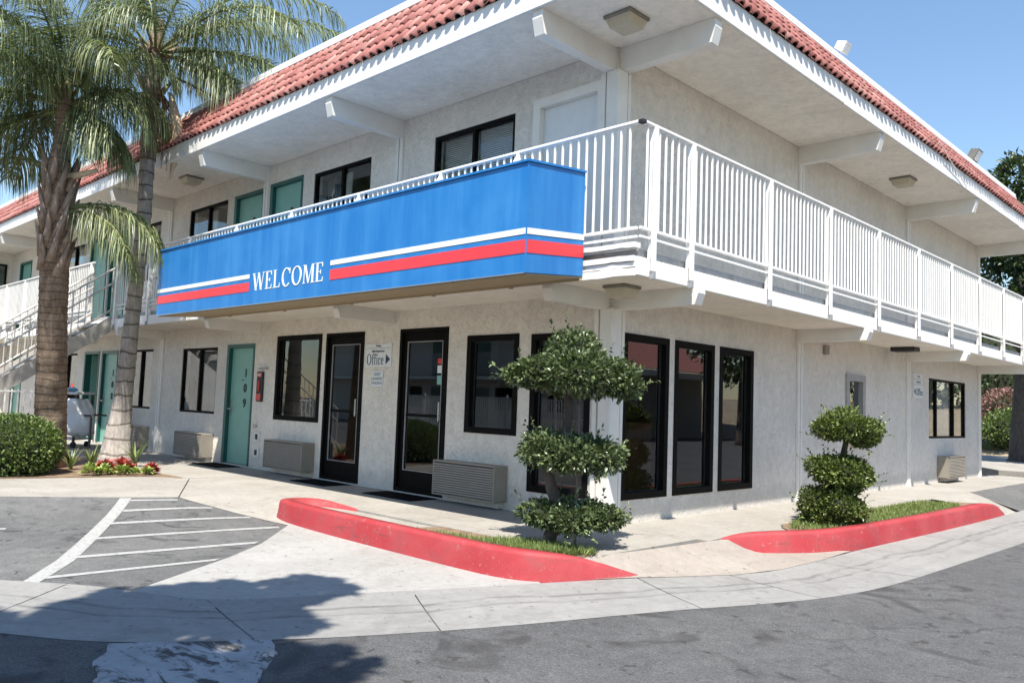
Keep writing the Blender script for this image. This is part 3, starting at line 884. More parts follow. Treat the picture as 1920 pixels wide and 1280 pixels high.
# openings: (kind, x0, x1, z0, z1)
LOW_A = [('fix', -1.148, -0.263, 0.25, 2.05), ('fix', -2.244, -1.349, 0.865, 2.065), ('gdoor', -3.606, -2.604, 0.02, 2.196), ('gdoor', -5.416, -4.431, 0.02, 2.196),
         ('fix', -6.856, -5.534, 0.842, 2.20), ('door', -8.564, -7.588, 0.02, 2.10), ('slide', -10.414, -8.956, 0.855, 2.068),
         ('slide', -13.08, -11.81, 0.86, 2.09), ('door', -14.69, -13.70, 0.02, 2.10), ('open', -15.80, -14.82, 0.02, 2.10), ('slide', -17.8, -16.33, 0.86, 2.08), ('door', -21.75, -20.75, 0.02, 2.10)]
UP_A = [('pdoor', -1.17, -0.21, ZD, 4.775), ('blind', -3.06, -1.55, 3.56, 4.77), ('slide', -6.02, -4.49, 3.56, 4.78), ('door', -7.37, -6.34, ZD, 4.82), ('door', -8.64, -7.59, ZD, 4.80),
        ('slide', -10.49, -8.92, 3.56, 4.80), ('slide', -13.15, -11.85, 3.56, 4.79), ('door', -14.65, -13.62, ZD, 4.82), ('door', -15.95, -14.80, ZD, 4.84), ('slide', -17.9, -16.25, 3.56, 4.80), ('door', -21.7, -20.6, ZD, 4.80)]
LOW_B = [('fix', 0.215, 1.097, 0.25, 2.05), ('fix', 1.22, 2.102, 0.25, 2.05), ('fix', 2.232, 3.097, 0.25, 2.05), ('grey', 6.11, 6.87, 0.98, 1.91), ('curt', 10.08, 12.43, 0.865, 2.03)]

wall_A(XL, 0.0, -0.1, ZS, [o[1:] for o in LOW_A + UP_A]).build('wall', 'stucco', bld)
rotAB(wall_A(0.0, DEP, -0.1, ZS, [o[1:] for o in LOW_B])).build('wall', 'stucco', bld)
B(XL, -0.16, DEP - WT, DEP, -0.1, ZS).build('wall', 'stucco', bld)
B(XL - WT, XL, -7.0, DEP, -0.1, ZS).build('wall', 'stucco', bld)
# rooms behind the openings
B(XL, -WT - .002, WT + .002, DEP - WT - .002, -0.1, 0.012).build('interior_floor', 'inside', bld)
B(XL, -WT - .002, WT + .002, DEP - WT - .002, 2.46, 2.66).build('interior_floor', 'inside', bld)
B(XL, -6.0, 4.2, 4.3, 0.013, 2.455).build('interior_wall', 'inside', bld)
B(-6.0, -WT - 0.01, 5.4, 5.5, 0.013, 2.455).build('interior_wall', 'inside_brown', bld)
B(XL, -WT - 0.01, 4.0, 4.1, 2.662, ZS - 0.01).build('interior_wall', 'inside', bld)
for xw in (-3.9, -7.48, -11.2, -14.76, -18.9):
    B(xw - 0.05, xw + 0.05, WT + 0.005, 3.99, 2.662, ZS - 0.01).build('interior_wall', 'inside', bld)
    if xw < -7: B(xw - 0.05, xw + 0.05, WT + 0.005, 4.19, 0.013, 2.455).build('interior_wall', 'inside', bld)
B(-4.0, -WT - .01, 8.4, 8.5, 0.013, 2.455).build('interior_wall', 'inside', bld)
B(-4.1, -4.0, 5.5, DEP - .2, 0.013, 2.455).build('interior_wall', 'inside', bld)
ctr = B(-2.4, -0.9, 1.6, 2.1, 0.013, 1.05, 0.01).build('reception_counter', 'wood', bld)
B(-0.55, -0.30, 0.30, 0.42, 0.013, 1.05, 0.01).build('wood_panel', 'wood', bld)

def frame_bars(x0, x1, z0, z1, w, d0, d1, extra=()):
    m = MB()
    m.box(x0, x0 + w, d0, d1, z0, z1); m.box(x1 - w, x1, d0, d1, z0, z1)
    m.box(x0 + w, x1 - w, d0, d1, z0, z0 + w); m.box(x0 + w, x1 - w, d0, d1, z1 - w, z1)
    for xa, xb, za, zb in extra: m.box(xa, xb, d0 + 0.004, d1 - 0.004, za, zb)
    return m
def pleats(x0, x1, y, z0, z1, amp=0.03, period=0.11):
    m = MB(); n = max(6, int((x1 - x0) / period * 6))
    for i in range(n + 1):
        x = x0 + (x1 - x0) * i / n
        yy = y + amp * math.sin(2 * math.pi * (x - x0) / period) * (0.8 + 0.2 * math.sin(i * 1.7))
        m.v += [(x, yy, z0), (x, yy + 0.004 * math.sin(i), z1)]
    for i in range(n): m.f.append((2 * i, 2 * i + 2, 2 * i + 3, 2 * i + 1))
    return m
TXT = {}
def text_mesh(s, size, mat, depth=0.003, xscale=1.0, align='CENTER'):
    cu = bpy.data.curves.new('lettering', 'FONT')
    cu.body = s; cu.size = size; cu.align_x = align; cu.extrude = depth; cu.offset = size * 0.012
    ob = bpy.data.objects.new('lettering_source', cu)
    COL.objects.link(ob)
    dg = bpy.context.evaluated_depsgraph_get(); dg.update()
    me = bpy.data.meshes.new_from_object(ob.evaluated_get(dg))
    bpy.data.objects.remove(ob); bpy.data.curves.remove(cu)
    for v in me.vertices: v.co.x *= xscale
    me.materials.clear(); me.materials.append(M[mat])
    return me

ident = lambda m: m
def opening(kind, x0, x1, z0, z1, T, number=None):
    w = x1 - x0
    if kind in ('fix', 'slide', 'blind', 'grey', 'curt'):
        win = group_part('window', bld)
        fm = 'frame_grey' if kind == 'grey' else 'frame_black'
        fw = {'fix': 0.075, 'slide': 0.04, 'blind': 0.05, 'grey': 0.11, 'curt': 0.04}[kind]
        d0, d1 = (-0.012, 0.10) if kind == 'fix' else ((-0.03, 0.05) if kind == 'grey' else (0.015, 0.085))
        extra = []
        xm = (x0 + x1) / 2
        if kind in ('slide', 'blind'): extra = [(xm - 0.025, xm + 0.025, z0 + fw, z1 - fw)]
        if kind == 'curt': extra = [(x0 + w * 0.22 - 0.03, x0 + w * 0.22 + 0.03, z0 + fw, z1 - fw), (x0 + w * 0.68 - 0.03, x0 + w * 0.68 + 0.03, z0 + fw, z1 - fw)]
        T(frame_bars(x0, x1, z0, z1, fw, d0, d1, extra)).build('frame', fm, win)
        if kind == 'fix':
            T(frame_bars(x0 + fw, x1 - fw, z0 + fw, z1 - fw, 0.012, 0.055, 0.075)).build('glazing_bead', 'frame_grey', win)
        gx = [x0 + fw] + [0.5 * (e[0] + e[1]) for e in extra] + [x1 - fw]
        for i in range(len(gx) - 1):
            a = gx[i] + (0.026 if i > 0 else 0.001); b = gx[i + 1] - (0.026 if i < len(gx) - 2 else 0.001)
            T(B(a, b, 0.046 + 0.012 * (i % 2), 0.051 + 0.012 * (i % 2), z0 + fw + 0.001, z1 - fw - 0.001)).build('pane', 'glass_clear' if (kind in ('curt', 'blind') or (kind == 'slide' and z0 > 2)) else 'glass', win)
        if kind == 'slide':
            T(pleats(xm - 0.25, xm + (0.05 if z0 > 2 else 0.55), 0.20, z0 + 0.03, z1 - 0.05)).build('curtain', 'curtain', win, True)
            T(pleats(x0 + 0.02, x0 + 0.30, 0.24, z0 + 0.03, z1 - 0.05)).build('drape', 'drape_dark', win, True)
        if kind == 'curt':
            T(pleats(x0 + w * 0.20, x0 + w * 0.70, 0.12, z0 + 0.02, z1 - 0.04)).build('curtain', 'curtain', win, True)
            T(pleats(x0 + 0.02, x0 + w * 0.20, 0.16, z0 + 0.02, z1 - 0.04)).build('drape', 'drape_dark', win, True)
        if kind == 'blind':
            m = MB(); z = z0 + 0.06
            while z < z1 - 0.06:
                m.add([(xm + 0.03, 0.115, z), (x1 - 0.06, 0.115, z), (x1 - 0.06, 0.125, z + 0.021), (xm + 0.03, 0.125, z + 0.021)], [(0, 1, 2, 3)])
                m.add([(x0 + 0.06, 0.145, z), (xm - 0.03, 0.145, z), (xm - 0.03, 0.155, z + 0.021), (x0 + 0.06, 0.155, z + 0.021)], [(0, 1, 2, 3)])
                z += 0.027
            T(m).build('blind', 'curtain', win)
        if kind == 'grey':
            T(B(x0 - 0.02, x1 + 0.10, -0.16, -0.002, z0 - 0.16, z0 - 0.02, 0.01)).build('sill', 'frame_grey', win)
        return win
    door = group_part('door', bld)
    if kind == 'gdoor':      # glazed black metal door
        T(frame_bars(x0, x1, z0, z1, 0.05, -0.008, 0.11)).build('frame', 'frame_black', door)
        m = MB()
        a, b, c, d = x0 + 0.052, x1 - 0.052, z0 + 0.012, z1 - 0.052
        m.box(a, a + 0.085, 0.03, 0.075, c, d); m.box(b - 0.085, b, 0.03, 0.075, c, d)
        m.box(a + 0.085, b - 0.085, 0.03, 0.075, c, c + 0.27); m.box(a + 0.085, b - 0.085, 0.03, 0.075, d - 0.12, d)
        T(m).build('door_leaf', 'frame_black', door)
        T(frame_bars(a + 0.085, b - 0.085, c + 0.27, d - 0.12, 0.010, 0.024, 0.04)).build('glazing_bead', 'frame_grey', door)
        T(B(a + 0.086, b - 0.086, 0.048, 0.054, c + 0.271, d - 0.121)).build('pane', 'glass', door)
        mm = MB().tube([(b - 0.04, -0.005, 0.98), (b - 0.04, -0.05, 0.98), (b - 0.04, -0.05, 1.22), (b - 0.04, -0.005, 1.22)], 0.011, 6)
        T(mm).build('handle', 'steel', door)
        T(MB().box(a + 0.09, b - 0.09, 0.036, 0.045, 1.02, 1.06)).build('push_bar', 'frame_black', door)
        if x0 > -4:
            for zz_, hh_, mt_ in ((1.72, 0.07, 'red'), (1.60, 0.10, 'plastic_white'), (1.45, 0.12, 'teal_light')):
                T(MB().box(b - 0.20, b - 0.11, 0.044, 0.047, zz_, zz_ + hh_)).build('sticker', mt_, door)
        return door
    if kind == 'pdoor':      # plain white door with white frame
        T(frame_bars(x0 - 0.06, x1 + 0.06, z0 - 0.05, z1 + 0.06, 0.11, -0.03, 0.06)).build('frame', 'trim_white', door)
        T(B(x0 + 0.052, x1 - 0.052, 0.05, 0.09, z0 + 0.012, z1 - 0.052)).build('door_leaf', 'plastic_white', door)
        return door
    m = MB()
    fw = 0.085
    m.box(x0, x0 + fw, -0.014, 0.12, z0, z1); m.box(x1 - fw * 0.5, x1, -0.014, 0.12, z0, z1); m.box(x0 + fw, x1 - fw * 0.5, -0.014, 0.12, z1 - 0.06, z1)
    T(m).build('frame', 'teal_dark', door)
    a, b = x0 + fw + 0.002, x1 - fw * 0.5 - 0.002
    if kind == 'open':
        T(MB().box(a, a + 0.045, 0.13, 0.95, z0 + 0.01, z1 - 0.065)).build('door_leaf', 'teal_light', door)
        return door
    T(B(a, b, 0.055, 0.10, z0 + 0.012, z1 - 0.062)).build('door_leaf', 'teal_light', door)
    hz = z0 + 0.95
    mm = MB().box(a + 0.035, a + 0.085, 0.035, 0.055, hz - 0.10, hz + 0.16)
    T(mm).build('lock_plate', 'steel', door)
    T(MB().tube([(a + 0.06, 0.034, hz), (a + 0.06, -0.01, hz), (a + 0.16, -0.012, hz - 0.005)], 0.011, 6)).build('handle', 'steel', door)
    T(MB().tube([((a + b) / 2, 0.054, z0 + 1.46), ((a + b) / 2, 0.045, z0 + 1.46)], 0.012, 8)).build('peephole', 'black', door)
    if number:
        for i, ch in enumerate(number):
            me = text_mesh(ch, 0.205, 'black', 0.004)
            put('number', me, door, ((a + b) / 2 + 0.10, 0.048, z0 + 1.58 - i * 0.26 - 0.07), (math.pi / 2, 0, 0))
    return door

for o in LOW_A:
    opening(*o, ident, {-8.564: '109', -14.69: '108'}.get(o[1]))
for o in UP_A: opening(*o, ident, {-7.37: '210', -8.64: '209'}.get(o[1]))
for o in LOW_B: opening(*o, rotAB)
# window in the far perpendicular wing
win = group_part('window', bld)
m = MB().box(XL + 0.002, XL + 0.03, -1.5, -0.22, 3.6, 4.75); m.build('pane', 'glass', win)
m = frame_bars(-1.55, -0.18, 3.55, 4.8, 0.05, -0.035, 0.0); m.v = [(XL - d, s, z) for s, d, z in m.v]; m.build('frame', 'frame_black', win)

# pilasters: pairs of narrow strips with a shadow groove
for xp in (-3.80, -7.50, -11.35, -18.95):
    for z0, z1 in ((0.0, 2.29), (2.72, 4.90)):
        if z0 == 0.0 and xp > -11: continue
        m = MB().cbox(xp - 0.075, xp - 0.012, -0.035, 0.0, z0, z1, 0.004).cbox(xp + 0.012, xp + 0.075, -0.035, 0.0, z0, z1, 0.004)
        m.build('pilaster', 'trim_white', bld)
for yp in (4.45, 8.91, DEP - 0.06):
    for z0, z1 in ((0.0, 2.29), (2.72, 4.90)):
        m = MB().cbox(yp - 0.07, yp - 0.012, 0.0, 0.035, z0, z1, 0.004).cbox(yp + 0.012, yp + 0.07, 0.0, 0.035, z0, z1, 0.004)
        m.v = [(y, x, z) for x, y, z in m.v]; m.f = [tuple(reversed(f)) for f in m.f]
        m.build('pilaster', 'trim_white', bld)
for z0, z1 in ((0.0, 2.29), (2.72, 4.90)):   # the corner post
    B(-0.13, 0.045, -0.045, 0.13, z0, z1, 0.012).build('corner_post', 'trim_white', bld)
    B(-0.215, -0.155, -0.028, 0.0, z0, z1, 0.004).build('corner_strip', 'trim_white', bld)
    B(0.0, 0.028, 0.155, 0.205, z0, z1, 0.004).build('corner_strip', 'trim_white', bld)

# beams that carry the overhangs (end cut at a slope)
def beam_A(x, ztop, h, reach):
    m = MB().prism([(0.0, ztop - h), (0.0, ztop), (-reach, ztop), (-reach - 0.012, ztop - h * 0.35), (-reach + 0.03, ztop - h)], 0, x - 0.065, x + 0.065)
    return m.build('beam', 'trim_white', bld)
def beam_B(y, ztop, h, reach):
    m = MB().prism([(0.0, ztop - h), (0.0, ztop), (reach, ztop), (reach + 0.012, ztop - h * 0.35), (reach - 0.03, ztop - h)], 1, y - 0.065, y + 0.065)
    return m.build('beam', 'trim_white', bld)
for xb in (-0.095, -3.80, -7.50, -11.35, -15.2, -18.95):
    beam_A(xb, ZS - 0.002, 0.25, 1.205); beam_A(xb, 2.452, 0.175, 0.93)
for yb in (0.095, 4.45, 8.91, 13.38):
    beam_B(yb, ZS - 0.002, 0.25, 1.155); beam_B(yb, 2.452, 0.175, 1.02)

# balcony slabs: deck with a recessed dark edge and a deep painted fascia board
DA, DB = 0.876, 0.964
YE = DEP + 0.95
m = MB()
m.box(XL, 0.0, -DA + 0.06, -0.002, 2.60, ZD); m.box(0.002, DB - 0.06, -DA + 0.06, YE - 0.05, 2.60, ZD); m.box(-8, 0.0, DEP + 0.002, YE - 0.05, 2.60, ZD)
m.build('balcony_deck', 'deck', bld)
m = MB()
m.box(XL, 0.0, -DA + 0.04, -0.003, 2.452, 2.598); m.box(0.003, DB - 0.04, -DA + 0.04, YE - 0.04, 2.452, 2.598); m.box(-8, 0.0, DEP + 0.003, YE - 0.04, 2.452, 2.598)
m.build('balcony_soffit', 'soffit', bld)
segs = [-DA - 0.02, 1.55, 4.80, 8.05, 11.3, YE]
for a, b in zip(segs[:-1], segs[1:]):
    B(DB - 0.035, DB, a + 0.003, b - 0.003, 2.443, 2.615, 0.006).build('fascia_board', 'white', bld)
segs = [XL, -12.95, -11.75, -7.4, -3.6, -1.2]
for a, b in zip(segs[:-1], segs[1:]):
    B(a + 0.003, b - 0.003, -DA - 0.018, -DA + 0.02, 2.443, 2.615, 0.006).build('fascia_board', 'white', bld)
# split and weathered boards at the corner of the balcony
for z0, z1, y_, x1 in ((2.443, 2.515, -DA - 0.030, 0.930), (2.522, 2.572, -DA - 0.020, 0.945), (2.578, 2.63, -DA - 0.034, 0.925), (2.70, 2.745, -DA - 0.055, 0.955)):
    n = 26; mm = MB()
    for i in range(n + 1):
        x = -1.19 + (x1 + 1.19) * i / n
        e = 0.002 * math.sin(i * 1.3 + z0 * 50) + rng.uniform(-0.004, 0.003)
        e2 = 0.002 * math.sin(i * 0.9 + z0 * 90) + rng.uniform(-0.003, 0.002)
        mm.v += [(x, y_ + e * 0.6, z0 + e), (x, y_ + e * 0.6, z1 + e2), (x, -DA + 0.03, z1 + e2), (x, -DA + 0.03, z0 + e)]
    for i in range(n):
        for j in range(4):
            mm.f.append((4 * i + j, 4 * i + 4 + j, 4 * i + 4 + (j + 1) % 4, 4 * i + (j + 1) % 4))
    mm.f += [(0, 1, 2, 3), tuple(reversed((4 * n, 4 * n + 1, 4 * n + 2, 4 * n + 3)))]
    mm.build('fascia_board', 'old_white', bld)

# ---------------------------------------------------------------- roof
EA, EB = 1.25, 1.20       # overhang of the eave on the sign side and on the street side
YR = DEP + 1.2
roof = group_part('roof', bld)
m = MB()
m.box(XL - 6, 0.0, -EA + 0.03, -0.004, ZS, ZS + 0.05); m.box(0.004, EB - 0.03, -EA + 0.03, YR - 0.03, ZS, ZS + 0.05); m.box(-8, 0.0, DEP + 0.004, YR - 0.03, ZS, ZS + 0.05)
m.build('soffit', 'soffit', roof)
segs = [-EA, 3.1, 7.4, 11.7, YR]
for i, (a, b) in enumerate(zip(segs[:-1], segs[1:])):
    B(EB - 0.03, EB + 0.002 * (i % 2), a + 0.002, b - 0.002, ZS - 0.012 * (i % 2), ZS + 0.255, 0.005).build('fascia', 'old_white', roof)
segs = [XL - 6, -18, -13.4, -8.8, -4.2, EB - 0.032]
for i, (a, b) in enumerate(zip(segs[:-1], segs[1:])):
    B(a + 0.002, b - 0.002, -EA - 0.002 * (i % 2), -EA + 0.03, ZS - 0.008 * (i % 2), ZS + 0.255, 0.005).build('fascia', 'white', roof)
RUN, RISE, ZT0 = 0.62, 0.84, ZS + 0.255
# sloping deck under the tiles
m = MB()
x1, x0, yA, yB = EB, XL - 6, -EA, -EA + RUN
m.add([(x0, yA, ZT0), (x1, yA, ZT0), (x1 - RUN, yB, ZT0 + RISE), (x0, yB, ZT0 + RISE)], [(0, 1, 2, 3)])
m.add([(x1, yA, ZT0), (x1, YR, ZT0), (x1 - RUN, YR - RUN, ZT0 + RISE), (x1 - RUN, yB, ZT0 + RISE)], [(0, 1, 2, 3)])
m.add([(x1, YR, ZT0), (-8, YR, ZT0), (-8, YR - RUN, ZT0 + RISE), (x1 - RUN, YR - RUN, ZT0 + RISE)], [(0, 1, 2, 3)])
m.build('roof_deck', 'dark_under', roof)
B(XL - 6, x1 - RUN - 0.06, yB + 0.06, YR - RUN - 0.06, ZT0 + RISE - 0.3, ZT0 + RISE - 0.15).build('flat_roof', 'roof_top', roof)
# white metal cap along the top of the slope, in two steps
for (a0, a1, lift, dz, dep) in ((-0.055, 0.06, 0.025, 0.045, 0), (-0.04, 0.16, 0.082, 0.065, 0)):
    z0 = ZT0 + RISE - 0.005 + lift
    B(XL - 6, x1 - RUN - a0, yB + a0, yB + a1, z0, z0 + dz, 0.008).build('roof_cap', 'white', roof)
    B(x1 - RUN - a1, x1 - RUN - a0, yB + a1 + 0.002, YR - RUN, z0, z0 + dz, 0.008).build('roof_cap', 'white', roof)
m = MB().box(XL - 6, x1 - RUN - 0.07, yB + 0.07, yB + 0.15, ZT0 + RISE - 0.3, ZT0 + RISE + 0.08).box(x1 - RUN - 0.15, x1 - RUN - 0.07, yB + 0.152, YR - RUN, ZT0 + RISE - 0.3, ZT0 + RISE + 0.08)
m.build('parapet', 'dark_under', roof)
B(-6.6, -2.55, yB + 0.25, yB + 0.5, ZT0 + RISE, ZT0 + RISE + 0.26, 0.01).build('roof_curb', 'white', roof)
B(-1.9, -0.2, yB + 0.25, yB + 0.5, ZT0 + RISE, ZT0 + RISE + 0.26, 0.01).build('roof_curb', 'white', roof)

# clay tiles: one profile, laid in four overlapping courses
PITCH_T, EXPO, TL = 0.155, 0.268, 0.315
sl = math.hypot(RUN, RISE); cs, sn = RUN / sl, RISE / sl
def tile_proto():
    """local: x along the eave, y up the slope, z out of the slope; origin at the lower edge"""
    m = MB()
    prof = []
    R0 = 0.054
    for k in range(7):
        a = math.pi * k / 6
        prof.append((-R0 * math.cos(a), 0.010 + 0.056 * math.sin(a)))
    prof = [(-0.0775, 0.006)] + prof + [(0.0775, 0.006)]
    n = len(prof)
    for y, lift in ((0.0, 0.022), (TL, 0.0)):
        for x, z in prof: m.v.append((x * (1.0 if y == 0 else 0.97), y, z + lift))
    for x, z in prof: m.v.append((x * 0.86, 0.0, z * 0.80 + 0.014))
    for i in range(n - 1):
        m.f.append((i, i + 1, n + i + 1, n + i))
        m.f.append((2 * n + i, 2 * n + i + 1, i + 1, i))
    return m
tp = tile_proto()
tile_me = tp.mesh('roof_tile', 'tile', True)
tiles = []
TZ = ZT0 + 0.012
for row in range(4):
    s = -0.05 + row * EXPO
    off = s * cs; zz = TZ + s * sn
    # sign side
    x = x1 - max(off, 0) - 0.10
    while x > -23.0:
        tiles.append((x, -EA + 0.028 + off, zz, 0)); x -= PITCH_T
    y = -EA + max(off, 0) + 0.10
    while y < YR - max(off, 0) - 0.1:
        tiles.append((EB - 0.028 - off, y, zz, 1)); y += PITCH_T
def tile_matrix(x, y, z, side):
    # columns: along eave, up slope, outward
    j = random.uniform(-0.035, 0.035)
    if side == 0: ax, ay = Vector((1, 0, 0)), Vector((0, cs, sn))
    else: ax, ay = Vector((0, 1, 0)), Vector((-cs, 0, sn))
    az = ax.cross(ay)
    rot = Matrix((ax, ay, az)).transposed() @ Matrix.Rotation(j, 3, 'Z')
    return Matrix.Translation((x + random.uniform(-.006, .006), y + random.uniform(-.006, .006), z + random.uniform(-.003, .005))) @ rot.to_4x4()
def tile_rank(t):
    x, y, z, side = t
    d = Vector((x, y, z)) - Vector(CAM)
    zc = d.dot(_f); u = d.dot(_r2) / zc * FPX + 960; v = 640 - d.dot(_u2) / zc * FPX
    vis = (-10 < u < 1930 and -8 < v < 1290)
    return (0 if vis else 1, d.length)
tiles.sort(key=tile_rank)
for t in tiles[:300]:
    o = bpy.data.objects.new('roof_tile', tile_me); COL.objects.link(o)
    o.parent = roof; o.matrix_local = tile_matrix(*t)
m = MB(); var = []
for t in tiles[300:]:
    mt = tile_matrix(*t)
    m.add([mt @ Vector(v) for v in tp.v], tp.f); var += [random.random()] * len(tp.v)
o = m.build('roof_tiles', 'tile', roof, True)
at = o.data.attributes.new('var', 'FLOAT', 'POINT'); at.data.foreach_set('value', var)
o['kind'] = 'stuff'
# round cover tiles down the hip at the corner
for k in range(5):
    s = k * 0.24
    p = Vector((x1 - s * cs * 1.0, -EA + s * cs, TZ + s * sn + 0.05)); d = Vector((-cs, cs, sn)).normalized()
    MB().tube([p, p + d * 0.3], [0.085, 0.075], 10).build('hip_tile', 'tile', roof, True)
# cable lying over the eave
MB().tube([(EB + 0.05, 6.6, 5.56), (EB + 0.06, 6.9, 5.43), (EB + 0.035, 7.6, 5.30), (EB + 0.02, 8.1, 5.17), (EB - 0.15, 8.35, 5.14)], 0.007, 5).build('cable', 'trim_white', roof)

# ================================================================= RAILINGS
bal_me = MB().box(-0.0085, 0.0085, -0.0085, 0.0085, 0, 0.965).mesh('baluster', 'rail_white')
def rail_run(parent, along, fixed, a0, a1, posts, skip_cap=False):
    """along 'x' or 'y'; fixed is the other coordinate"""
    def bx(s0, s1, w0, w1, z0, z1, b=0.0):
        return B(s0, s1, fixed + w0, fixed + w1, z0, z1, b) if along == 'x' else B(fixed + w0, fixed + w1, s0, s1, z0, z1, b)
    bx(a0, a1, -0.026, 0.026, 3.862, 3.890, 0.005).build('handrail', 'rail_white', parent)
    bx(a0, a1, -0.016, 0.016, 2.868, 2.896, 0.004).build('bottom_rail', 'rail_white', parent)
    bx(a0, a1, -0.011, 0.011, 2.795, 2.815).build('lower_rail', 'rail_white', parent)
    out = -1 if along == 'x' else 1
    for p in posts:
        if along == 'x':
            m = MB().prism([(p - 0.034, 2.50), (p + 0.034, 2.50), (p + 0.034, 3.862), (p - 0.034, 3.79)], 1, fixed - 0.042, fixed - 0.028)
            m.box(p - 0.006, p + 0.034, fixed - 0.028, fixed + 0.03, 2.62, 3.861)
        else:
            m = MB().prism([(p - 0.034, 2.50), (p + 0.034, 2.50), (p + 0.034, 3.862), (p - 0.034, 3.79)], 0, fixed + 0.028, fixed + 0.042)
            m.box(fixed - 0.03, fixed + 0.028, p - 0.006, p + 0.034, 2.62, 3.861)
        po = sub_origin(m.build('post', 'rail_white', parent), parent)
        bx(p - 0.02, p + 0.02, *((0.003, 0.05) if along == 'y' else (-0.05, -0.021)), 2.425, 2.50).build('bracket', 'frame_grey', po)
    ps = sorted([a0, *posts, a1])
    for s0, s1 in zip(ps[:-1], ps[1:]):
        n = int(round((s1 - s0) / 0.104))
        for i in range(1, n):
            s = s0 + (s1 - s0) * i / n
            put('baluster', bal_me, parent, (s, fixed, 2.897) if along == 'x' else (fixed, s, 2.897))
rs = thing('balcony_railing', 'long white metal balcony railing along the street side, right of the blue sign', 'railing', (DB, 6.0, 2.44), 'white balcony railings')
rail_run(rs, 'y', DB, -DA, YE, [-0.70, -0.05, 1.58, 3.20, 4.83, 6.46, 8.08, 9.72, 11.34, 12.90])
rr = thing('balcony_railing', 'white metal balcony railing running behind and above the blue welcome sign', 'railing', (-5, -DA, 2.44), 'white balcony railings')
rail_run(rr, 'x', -DA, -11.72, DB - 0.03, [-11.6, -10.0, -8.38, -6.75, -5.12, -3.48, -1.86, -0.62])
B(DB - 0.03, DB + 0.03, -DA - 0.03, -DA + 0.03, 3.855, 3.889, 0.004).build('corner_cap', 'black', rr)
rl = thing('balcony_railing', 'white metal balcony railing beyond the staircase at the far left', 'railing', (-16, -DA, 2.44), 'white balcony railings')
rail_run(rl, 'x', -DA, XL + 0.05, -12.98, [-20.9, -19.3, -17.7, -16.1, -14.5, -13.1])

# ================================================================= WELCOME SIGN
SX0, SX1, SY, SZ0, SZ1 = -7.52, 0.36, -1.74, 2.395, 3.400
sg = thing('welcome_sign', 'long blue box sign with WELCOME lettering and red and cream bands on the balcony', 'sign', (-3.5, -1.3, SZ0))
B(SX0, SX1, SY, -DA - 0.065, SZ0, SZ1, 0.004).build('sign_box', 'blue', sg)
m = MB().box(SX0 - 0.015, SX1 + 0.015, SY - 0.018, SY + 0.05, SZ1 + 0.001, SZ1 + 0.022).box(SX1 - 0.05, SX1 + 0.015, SY + 0.052, -DA - 0.066, SZ1 + 0.001, SZ1 + 0.022)
m.build('top_flashing', 'blue', sg)
B(SX0 + 0.01, SX1 - 0.01, SY - 0.006, SY - 0.0005, SZ0 - 0.004, SZ0 + 0.006).build('lower_trim', 'steel', sg)
B(SX1 - 0.006, SX1 + 0.004, SY - 0.005, SY + 0.006, SZ0, SZ1).build('corner_trim', 'blue', sg)
def band(xa, xb, za, zb, mat):
    B(xa, xb, SY - 0.0045, SY - 0.001, za, zb).build('band', mat, sg)
for za, zb, mat in ((2.745, 2.80, 'cream'), (2.575, 2.695, 'red_sign')):
    band(SX0 + 0.004, -4.62, za, zb, mat)
    band(-2.73, SX1 - 0.008, za, zb, mat)
    B(SX1 + 0.001, SX1 + 0.0045, SY + 0.008, -DA - 0.068, za, zb).build('band', mat, sg)
# plywood soffit of the sign in separate panels
n = 8
for i in range(n):
    a = SX0 + 0.01 + (SX1 - SX0 - 0.02) * i / n; b = SX0 + 0.01 + (SX1 - SX0 - 0.02) * (i + 1) / n
    B(a + 0.006, b - 0.006, SY + 0.03, -DA - 0.075, SZ0 - 0.016, SZ0 - 0.001).build('soffit_panel', 'tan', sg)
B(SX0, SX1, -DA - 0.10, -DA - 0.075, SZ0 - 0.04, SZ0 - 0.0165).build('batten', 'tan', sg)

